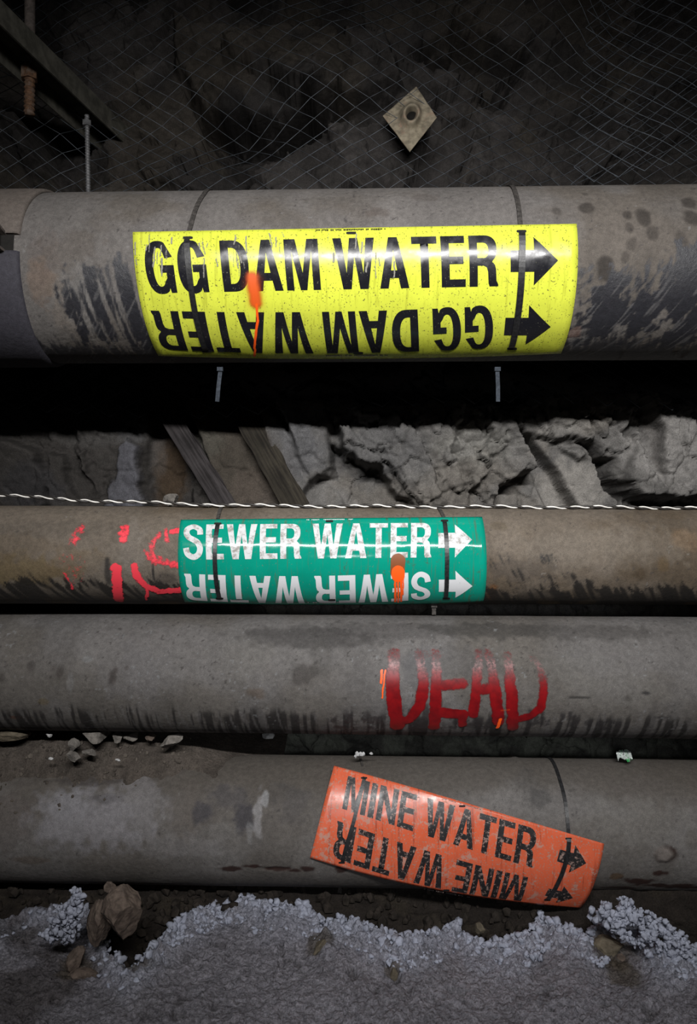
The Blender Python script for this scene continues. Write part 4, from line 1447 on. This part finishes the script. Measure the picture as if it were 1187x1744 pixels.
# ------------------------------------------------------------------ rock bolt plate
def bolt_plate():
    Yp = 1.80
    c = at(698, 203, Yp)
    root = thing('rock_bolt_plate', 'tan square steel plate set corner-up on netting, dished around a dark hole', 'bolt plate', c)
    TL, TP, RT, BT = at(652, 197, Yp + .01), at(709, 147, Yp + .035), at(744, 200, Yp), at(698, 258, Yp - .03)
    n = 49
    V = []
    nv = Vector((0.0, -1, -0.15)).normalized()
    for i in range(n):
        for j in range(n):
            u, v = i / (n - 1), j / (n - 1)
            p = (TL * (1 - u) + TP * u) * (1 - v) + (BT * (1 - u) + RT * u) * v
            r = math.hypot(u - .5, v - .47) * 2
            h = 0.026 * (math.exp(-((r - 0.36) / 0.17) ** 2)) - 0.034 * math.exp(-(r / 0.17) ** 2)
            h += 0.003 * mnoise.noise(Vector((u * 5, v * 5, 1)))
            V.append(p + nv * h)
    A = np.array(V)
    B = A + np.array((0, 0.006, 0))
    f = grid_faces(n, n)
    k = n * n
    idx = np.arange(k).reshape(n, n)
    loop = list(idx[:, 0]) + list(idx[-1, 1:]) + list(idx[::-1, -1][1:]) + list(idx[0, ::-1][1:-1])
    Fs = [tuple(x) for x in f] + [tuple(x + k)[::-1] for x in f] + [(loop[i], loop[i] + k, loop[(i + 1) % len(loop)] + k, loop[(i + 1) % len(loop)]) for i in range(len(loop))]
    mesh_obj('plate', np.concatenate([A, B]), Fs, M['plate'], root)
    mb = MB()
    m = at(702, 201, Yp - 0.002)
    mb.tube([m + Vector((0, 0.03, 0)), m + Vector((0, -0.004, 0))], 0.0135, 14)
    mb.build('bolt_hole', M['hole'], root)
bolt_plate()

# ------------------------------------------------------------------ steel channel and rods, upper left
def channel():
    A, B = at(-160, -135, 1.22), at(222, 238, 1.93)
    d = (B - A).normalized()
    upv = Vector((0, 0, 1))
    side = d.cross(upv).normalized()      # horizontal
    if side.y > 0:
        side = -side
    nup = side.cross(d).normalized()
    if nup.z < 0:
        nup = -nup
    L = (B - A).length
    mid = (A + B) / 2
    h, w, t = 0.024, 0.040, 0.004
    root = thing('steel_channel', 'grey steel channel sloping down to the rock in the upper left corner', 'steel beam', mid)
    mb = MB(); mb.box(mid, d * (L / 2), side * t / 2, nup * h); mb.build('front_flange', M['steel'], root, smooth=False)
    mb = MB(); mb.box(mid - side * (2 * w), d * (L / 2), side * t / 2, nup * h); mb.build('rear_flange', M['steel'], root, smooth=False)
    mb = MB(); mb.box(mid - side * w + nup * (h - t / 2), d * (L / 2), side * w, nup * t / 2); mb.build('web', M['steel'], root, smooth=False)
channel()

def threaded(p0, p1, r, turns, mat, name, parent):
    V, Fs = [], []
    n = 14
    m = turns * 6
    for i in range(m + 1):
        t = i / m
        c = p0.lerp(p1, t)
        for k in range(n):
            a = 2 * PI * k / n
            rr = r * (1 + 0.13 * math.sin(2 * PI * (t * turns) + a))
            V.append(c + Vector((math.cos(a) * rr, math.sin(a) * rr, 0)))
    for i in range(m):
        for k in range(n):
            a, b = i * n + k, i * n + (k + 1) % n
            Fs.append((a, b, b + n, a + n))
    Fs += [tuple(range(n))[::-1], tuple(range(m * n, m * n + n))]
    return mesh_obj(name, np.array(V), Fs, mat, parent)

def thick_rod():
    Y = 1.615
    root = thing('threaded_rod', 'thick rusty threaded rod with nut, hanging through the steel channel', 'rod', at(50, 196, Y))
    o = threaded(at(50, 196, Y), at(51, 108, Y), 0.0105, 11, M['rust'], 'rusty_end', root)
    o['label'] = 'rust brown lower end of the rod'
    mb = MB(); mb.tube([at(51, 112, Y), at(51, -260, Y)], 0.0108, 14); mb.build('shank', M['rod_pale'], root)
    mb = MB(); mb.tube([at(50, 136, Y), at(50, 116, Y)], 0.0175, 6); mb.build('nut', M['rust'], root, smooth=False)
thick_rod()
root = thing('hanger_rod', 'thin galvanised rod hanging upright behind the left of the topmost pipe', 'rod', at(152, 340, 1.70))
threaded(at(152, 420, 1.70), at(148, 196, 1.70), 0.0050, 46, M['rod'], 'shank', root)
mb = MB(); mb.tube([at(148, 215, 1.70), at(148, 206, 1.70)], 0.010, 6); mb.build('nut', M['rod'], root, smooth=False)

# ------------------------------------------------------------------ ground, crust, gravel
def ridge(px):
    """photo height of the crumbling edge of the white ground, along the picture"""
    return np.interp(px, [-400, 0, 60, 110, 140, 150, 175, 215, 250, 300, 350, 400, 440, 520, 560, 600, 640, 680, 740, 780, 800, 850, 900, 925, 950, 985, 1005, 1030, 1080, 1110, 1150, 1187, 1600],
                     [1575, 1570, 1548, 1540, 1530, 1545, 1600, 1640, 1620, 1565, 1545, 1528, 1545, 1548, 1568, 1570, 1585, 1598, 1590, 1565, 1590, 1598, 1592, 1560, 1578, 1590, 1600, 1560, 1560, 1610, 1625, 1610, 1620])

def ground_z(X, Y):
    return -0.012 + 0.030 * (fbm(X * 6, Y * 6, 5) - 0.5)

def ground():
    xs = uneven(-1.6, 1.6, -0.66, 0.66, 0.0028, 0.03)
    yy = uneven(-0.6, 1.8, 0.94, 1.42, 0.0026, 0.03)
    X, Y = np.meshgrid(xs, yy, indexing='ij')
    px = 593.5 + X / Y * F
    edge_y = (H - 0.02) * F / (ridge(px) - 872)            # where the edge stands on the ground
    edge_y = edge_y + 0.030 * (fbm(X * 26, Y * 26, 3, 4) - .5)
    d = edge_y - Y                                 # >0 on the near, white side
    z = ground_z(X, Y)
    white = ss(-0.004, 0.006, d)
    b, f1, f2 = vor(X * 85, Y * 85, 4)
    lump = np.clip(0.75 - f1, 0, 1)
    b2, g1, g2 = vor(X * 45, Y * 45, 9)
    lump2 = np.clip(0.8 - g1, 0, 1)
    band = ss(0.12, 0.0, d + 0.05 * (fbm(X * 14, Y * 14, 8) - .5)) * white
    z = z + white * 0.020 + band * (0.012 * lump + 0.016 * lump2 + 0.008 * fbm(X * 130, Y * 130, 3, 3))
    b3, h1, h2 = vor(X * 130 + 2 * fbm(X * 60, Y * 60, 1), Y * 130, 2)
    z = z + white * 0.0055 * np.clip(.8 - h1, 0, 1) * ss(0.3, 0.6, fbm(X * 20, Y * 20, 3, 4)) + white * 0.013 * (fbm(X * 75, Y * 75, 6, 5, .7) - .5) + 0.014 * white * (fbm(X * 16, Y * 16, 12, 4) - .5)
    z = z - (1 - white) * 0.055 * ss(0.0, -0.03, d)
    pits = ss(0.70, 0.80, vn(X * 60, Y * 60, 7) * 0.6 + vn(X * 24, Y * 24, 8) * 0.4)
    z = z - 0.007 * pits * white
    c = np.ones(X.shape + (3,)) * np.array((0.23, 0.222, 0.25))
    c = c * (0.75 + 0.5 * fbm(X * 18, Y * 18, 10, 5))[..., None]
    c = mix(c, (0.36, 0.375, 0.45), 0.9 * band * ss(0.22, 0.42, fbm(X * 30, Y * 30, 13, 4)))
    c = mix(c, (0.06, 0.055, 0.055), 0.5 * pits)
    br = ss(-0.30, -0.42, X) * ss(0.42, 0.6, fbm(X * 9, Y * 14, 14, 4))
    c = mix(c, (0.060, 0.050, 0.046), 0.65 * br)
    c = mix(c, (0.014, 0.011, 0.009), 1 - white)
    for gx, gy, rr in ((545, 1618, 0.03), (668, 1660, 0.014), (1040, 1630, 0.045), (1060, 1665, 0.03), (232, 1650, 0.035), (130, 1660, .03)):
        Yq = H * F / (gy - 872)
        q = at(gx, gy, Yq)
        dd = np.hypot(X - q.x, (Y - q.y) * 0.8) / rr + 0.7 * (fbm(X * 50, Y * 50, 2) - .5)
        c = mix(c, (0.075, 0.060, 0.042), 0.75 * (1 - ss(0.6, 1.1, dd)))
    V = np.stack([X, Y, z], -1)
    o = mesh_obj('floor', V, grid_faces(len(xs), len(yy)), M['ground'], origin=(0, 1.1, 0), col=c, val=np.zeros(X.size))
    tag(o, 'rough grey ground with a crumbling white edge below the lowest pipe', None, None, 'structure')
ground()

ICO = {}
def ico(sub):
    if sub not in ICO:
        bm = bmesh.new()
        bmesh.ops.create_icosphere(bm, subdivisions=sub, radius=1)
        bm.verts.index_update()
        ICO[sub] = (np.array([v.co[:] for v in bm.verts]), np.array([[v.index for v in f.verts] for f in bm.faces]))
        bm.free()
    return ICO[sub]

def stone_verts(sub, size, seed, cuts=9, rough=0.08, knob=0.0):
    """a broken stone: a ball cut by planes, roughened"""
    V, Fs = ico(sub)
    V = V.copy()
    rg = np.random.default_rng(seed)
    for _ in range(cuts):
        n = rg.normal(size=3)
        n /= np.linalg.norm(n)
        h = rg.uniform(0.50, 0.85)
        d = V @ n - h
        V = V - np.clip(d, 0, None)[:, None] * n
    for i in range(len(V)):
        p = Vector(V[i] * 2.3 + seed * 1.7)
        V[i] *= 1 + rough * mnoise.noise(p) + rough * .5 * mnoise.noise(p * 2.7) + knob * abs(mnoise.noise(p * 1.3))
    a = rg.uniform(0, 6.28)
    ca, sa = math.cos(a), math.sin(a)
    V = V @ np.array([[ca, -sa, 0], [sa, ca, 0], [0, 0, 1]])
    return V * np.array(size), Fs

def heap(name, spots, sub, mat, cuts, rough, knob, seed, smooth):
    rg = np.random.default_rng(seed)
    protos = [stone_verts(sub, (1, 1, 1), seed * 31 + k, cuts, rough, knob) for k in range(14)]
    Vs, Fs, k = [], [], 0
    for (x, y, z, r) in spots:
        V, f = protos[rg.integers(14)]
        a = rg.uniform(0, 6.28)
        ca, sa = math.cos(a), math.sin(a)
        W = (V @ np.array([[ca, -sa, 0], [sa, ca, 0], [0, 0, 1]])) * r * rg.uniform(0.75, 1.2, 3) + np.array((x, y, z))
        Vs.append(W)
        Fs.append(f + k)
        k += len(W)
    return mesh_obj(name, np.concatenate(Vs), np.concatenate(Fs), mat, None, smooth=smooth)

rg = np.random.default_rng(11)
sp = []
while len(sp) < 2600:
    px = rg.uniform(-60, 1240)
    ry = float(ridge(px))
    Ye = (H - 0.025) * F / (ry - 872)
    x = (px - 593.5) / F * Ye
    dens = float(fbm(np.array(x * 9), np.array(0.3), 3)) 
    back = rg.random() ** 1.6 * 0.075
    if 140 < px < 290 and rg.random() < 0.75:
        continue
    if rg.random() > ss(0.2, 0.6, dens) * 0.9 + 0.1:
        continue
    y = Ye - back + 0.012
    r = rg.uniform(0.0022, 0.0072) * (1.0 if back < 0.035 else 0.7)
    z = float(ground_z(np.array(x), np.array(y))) + 0.025 + rg.uniform(-.006, .012) * (1 if back < 0.03 else 0.2)
    sp.append((x, y, z, r))
# the white tongue at the right that climbs up to the pipe
for _ in range(900):
    t = rg.random()
    px = 1028 + 118 * t + rg.uniform(-26, 34)
    py = 1546 + 72 * t + rg.uniform(-22, 20)
    if float(fbm(np.array(px * .06), np.array(py * .06), 6)) < 0.40:
        continue
    Y = 1.205 + 0.02 * rg.random() - (py - 1546) * 0.0002
    q = at(px, py, Y)
    sp.append((q.x, q.y, q.z, rg.uniform(0.002, 0.0052)))
for _ in range(320):
    t = rg.random()
    px = 136 - 34 * t + rg.normal() * (5 + 10 * t)
    py = 1518 + 84 * t + rg.uniform(-8, 8)
    if px > 148 or float(fbm(np.array(px * .08), np.array(py * .08), 4)) < 0.36:
        continue
    Y = 1.17 + 0.03 * rg.random()
    q = at(px, py, Y)
    sp.append((q.x, q.y, q.z, rg.uniform(0.002, 0.0052)))
o = heap('white_crust', sp, 2, M['crust'], 7, 0.55, 0.8, 5, True)
tag(o, 'white crumbly crust along the edge of the ground below the lowest pipe', 'crust', None, 'stuff')

# packed dark earth under the lowest pipe
def earth_bank():
    xs = np.arange(-0.95, 0.95, 0.005)
    vs = np.linspace(0, 1, 46)
    X, v = np.meshgrid(xs, vs, indexing='ij')
    cy, cz = PM.c(X)
    yb, zb = cy - 0.01, cz - PM.R + 0.000
    yf, zf = cy - 0.115, np.full(X.shape, -0.05)
    Y = yf + (yb - yf) * v + 0.02 * (fbm(X * 14, v * 3, 6) - .5)
    Z = zf + (zb - zf) * v ** 0.8 + 0.0 * X
    nz = (fbm(X * 40, v * 6, 8, 4, .6) - .5)
    Y = Y + 0.022 * nz
    # right: the bank climbs onto the pipe
    Y = Y - 0.045 * ss(0.33, 0.45, X) * ss(0.0, 0.9, v)
    Z = Z + 0.050 * ss(0.33, 0.45, X) * v ** 2
    Z = np.minimum(Z, cz + 0.0)
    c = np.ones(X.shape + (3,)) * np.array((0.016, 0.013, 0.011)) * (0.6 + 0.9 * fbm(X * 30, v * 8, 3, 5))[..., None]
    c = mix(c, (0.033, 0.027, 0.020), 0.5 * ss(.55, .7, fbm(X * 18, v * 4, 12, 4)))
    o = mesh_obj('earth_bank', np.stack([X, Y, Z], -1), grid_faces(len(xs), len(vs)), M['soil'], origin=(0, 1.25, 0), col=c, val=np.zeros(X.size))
    tag(o, 'dark packed earth bank supporting the lowest pipe', 'earth', None, 'stuff')
earth_bank()

sp = []
for _ in range(620):
    x = rg.uniform(-0.75, 0.75)
    v = rg.random()
    cy, cz = PM.c(x)
    y = float(cy) - 0.130 + 0.11 * v
    z = -0.055 + (float(cz) - PM.R + 0.055) * v ** 0.8
    sp.append((x, y + rg.uniform(-.006, .006), z, rg.uniform(0.004, 0.013)))
o = heap('gravel', sp, 1, M['gravel'], 5, 0.15, 0.0, 3, False)
tag(o, 'dark brown gravel scattered under the lowest pipe', 'gravel', None, 'stuff')

# ------------------------------------------------------------------ dirt spilled on the lowest pipe, left
def pile_z(X, Y):
    cy, cz = PM.c(X)
    u = np.clip(Y - cy, -PM.R * .985, PM.R * .985)
    surf = cz + np.sqrt(PM.R ** 2 - u ** 2)
    surf = np.where(Y > cy, cz + PM.R + 0.02 * ss(0, 0.15, Y - cy), surf)
    amt = ss(-0.16, -0.42, X + 0.05 * (fbm(X * 12, Y * 12, 4) - .5))
    front = ss(-0.078, -0.035, Y - cy + 0.05 * (fbm(X * 15, Y * 15, 9) - .5) + 0.03 * (fbm(X * 60, Y * 60, 3) - .5))
    h = amt * front * (0.018 + 0.012 * fbm(X * 18, Y * 18, 5, 4)) + 0.008 * amt * front * (fbm(X * 70, Y * 70, 2, 4) - .5)
    h = h + amt * 0.046 * ss(-0.05, 0.025, Y - cy)
    return surf + h - 0.006 * (1 - amt * front)
def dirt_pile():
    xs = np.arange(-1.2, -0.12, 0.0042)
    yy = np.arange(1.27, 1.66, 0.0042)
    X, Y = np.meshgrid(xs, yy, indexing='ij')
    Z = pile_z(X, Y)
    c = np.ones(X.shape + (3,)) * np.array((0.066, 0.056, 0.048)) * (0.55 + 0.9 * fbm(X * 30, Y * 30, 3, 5))[..., None]
    c = mix(c, (0.095, 0.08, 0.068), 0.5 * ss(.55, .7, fbm(X * 50, Y * 50, 12, 4)))
    cy, cz = PM.c(X)
    f = grid_faces(len(xs), len(yy))
    f = f[((Y - cy).ravel()[f] > -0.092).all(1)]
    used = np.unique(f)
    remap = np.zeros(X.size, int)
    remap[used] = np.arange(len(used))
    V = np.stack([X, Y, Z], -1).reshape(-1, 3)[used]
    c = c.reshape(-1, 3)[used]
    f = remap[f]
    o = mesh_obj('dirt_pile', V, f, M['soil'], origin=(-0.5, 1.4, 0.2), col=c, val=np.zeros(len(V)))
    tag(o, 'brown dirt spilled over the left of the lowest pipe', 'dirt', None, 'stuff')
dirt_pile()

sp = []
for _ in range(330):
    px = rg.uniform(-20, 320) * (1 if rg.random() < .6 else .7)
    x = (px - 593.5) / F * 1.36
    y = 1.385 + max(-0.07, min(0.08, rg.normal() * 0.035))
    sp.append((x, y, float(pile_z(np.array(x), np.array(y))) + 0.001, rg.uniform(0.0016, 0.0055)))
o = heap('grit', sp, 1, M['grit'], 5, 0.15, 0.0, 8, False)
tag(o, 'loose grit strewn over the dirt on the lowest pipe', 'grit', None, 'stuff')

# ------------------------------------------------------------------ single stones
def stone(name, label, px, py, Y, sx, sy, sz, mat, seed, group=None, rot=0.0, rough=0.10, cuts=10, sub=4):
    V, Fs = stone_verts(sub, (1, 1, 1), seed, cuts, rough)
    V = V / np.abs(V).max(0)
    V = V * np.array((sx, sy, sz)) / 2
    ca, sa = math.cos(rot), math.sin(rot)
    V = V @ np.array([[ca, 0, -sa], [0, 1, 0], [sa, 0, ca]])
    c = np.array(at(px, py, Y))
    o = mesh_obj(name, V + c, Fs, mat, None, smooth=False, origin=c - np.array((0, 0, np.abs(V[:, 2]).max())))
    return tag(o, label, 'stone', group)

SG = 'stones on the dirt between the lower pipes'
YD = 1.372
stone('stone', 'flat grey slab of stone at the left edge, under the pale pipe', 12, 1251, YD, 0.085, 0.05, 0.026, M['stone_tan'], 3, SG)
stone('stone', 'largest angular grey stone in the row under the pale pipe', 164, 1254, YD - .012, 0.052, 0.045, 0.030, M['stone_grey'], 5, SG)
stone('stone', 'rounded brown-grey stone left of the largest angular stone, standing upright', 126, 1270, YD - .025, 0.024, 0.022, 0.027, M['stone_grey'], 8, SG)
stone('stone', 'small grey stone wedged right of the largest angular stone', 200, 1256, YD - .01, 0.018, 0.018, 0.022, M['stone_grey'], 12, SG)
stone('stone', 'oval grey stone half hidden beneath the pale pipe', 224, 1251, YD, 0.034, 0.03, 0.023, M['stone_grey'], 14, SG)
stone('stone', 'small reddish brown stone between two grey stones', 256, 1255, YD - .01, 0.022, 0.02, 0.019, M['stone_brown'], 17, SG)
stone('stone', 'rightmost grey wedge stone of the row under the pale pipe', 294, 1262, YD - .02, 0.046, 0.035, 0.024, M['stone_grey'], 21, SG, rot=-0.3)
stone('stone', 'flat stone lying in front of the largest angular stone', 152, 1282, YD - .035, 0.024, 0.02, 0.014, M['stone_grey'], 23, SG, rot=.3)
stone('stone', 'dusty stone lying below the upright rounded stone on the dirt', 126, 1288, YD - .042, 0.028, 0.022, 0.016, M['stone_grey'], 27, SG, rot=.4)
stone('pebble', 'tiny white pebble on the dark dirt near the left edge', 84, 1251, YD - .01, 0.012, 0.01, 0.010, M['stone_pale'], 31)
stone('pebble', 'tiny pale pebble on the dirt, below and left of the upright stone', 87, 1292, YD - .045, 0.009, 0.008, 0.006, M['stone_pale'], 33)
stone('pebble', 'thin cream chip of stone in the middle of the dirt', 201, 1294, YD - .045, 0.010, 0.007, 0.005, M['stone_pale'], 35, rot=.3)
stone('stone', 'white wedge of stone poking out under the pale pipe, right of the dirt', 456, 1254, 1.40, 0.026, 0.02, 0.013, M['stone_pale'], 37)
stone('stone', 'grey blocky stone on top of the thin brown pipe, left of the planks', 292, 851, 1.44, 0.034, 0.03, 0.026, M['stone_grey'], 41)
stone('rock', 'large brown angular rock on end below the left of the lowest pipe', 208, 1557, 1.17, 0.066, 0.055, 0.086, M['stone_brown'], 45, rot=.2, rough=0.12)
stone('rock', 'rust brown rock tucked left of the large angular rock', 167, 1568, 1.195, 0.040, 0.04, 0.080, M['stone_brown'], 48, rough=0.12)
stone('rock', 'small brown stone on top of the large angular rock', 189, 1511, 1.20, 0.022, 0.02, 0.020, M['stone_brown'], 50, rough=0.12)
stone('rock', 'flat grey-brown rock in the white crust at lower right', 1036, 1612, 1.24, 0.048, 0.04, 0.042, M['stone_tan'], 53, rot=-.4)
stone('rock', 'muddy brown lump below the flat rock at lower right', 1062, 1645, 1.215, 0.032, 0.03, 0.032, M['stone_brown'], 57)
stone('rock', 'olive tan lump of dirt in the grey ground at bottom centre', 545, 1618, 1.235, 0.026, 0.026, 0.042, M['stone_tan'], 59, rot=.3)
stone('pebble', 'small olive pebble embedded in grey ground right of the tan lump', 669, 1661, 1.18, 0.016, 0.016, 0.022, M['stone_tan'], 61)
stone('pebble', 'pale olive pebble at the crust edge below the orange sign', 817, 1581, 1.255, 0.018, 0.018, 0.018, M['stone_tan'], 63)
stone('rock', 'dark flat lump of earth in the grey ground at lower left', 140, 1665, 1.175, 0.05, 0.035, 0.026, M['stone_brown'], 66)
stone('rock', 'brown wedge of rock standing below the rust brown rock', 130, 1634, 1.19, 0.030, 0.03, 0.040, M['stone_brown'], 68, rot=.5)

# crumbs and litter between the two lower pipes
mbp = heap('white_crumbs', [(*at(612 + rg.uniform(-8, 9), 1285 + rg.uniform(-3, 4), 1.355), rg.uniform(.0018, .0035)) for _ in range(16)], 2, M['stone_pale'], 4, .2, 0, 2, True)
tag(mbp, 'clump of white crumbs on the lowest pipe above the orange sign', 'crumbs', None, 'stuff')
stone('crumb', 'single cream crumb right of the white crumb clump', 632, 1283, 1.355, 0.007, 0.006, 0.005, M['stone_pale'], 71)
def wrapper():
    V, Fs = [], []
    n, m = 14, 8
    c = at(1063, 1286, 1.36)
    for i in range(n):
        for j in range(m):
            u, v = i / (n - 1) - .5, j / (m - 1) - .5
            h = 0.004 * mnoise.noise(Vector((u * 5, v * 5, 3))) + 0.003 * mnoise.noise(Vector((u * 13, v * 13, 8)))
            V.append(c + Vector((u * 0.027, v * 0.012 + h, v * 0.012 + h - 0.002 * u)))
    A = np.array(V)
    f = grid_faces(n, m)
    k = len(A)
    Fs = [tuple(x) for x in f] + [tuple(x + k)[::-1] for x in f]
    o = mesh_obj('foil_wrapper', np.concatenate([A, A + np.array((0, 0.0006, -0.0006))]), Fs, M['foil'], None)
    tag(o, 'crumpled green and silver wrapper on top of the lowest pipe', 'litter')
wrapper()
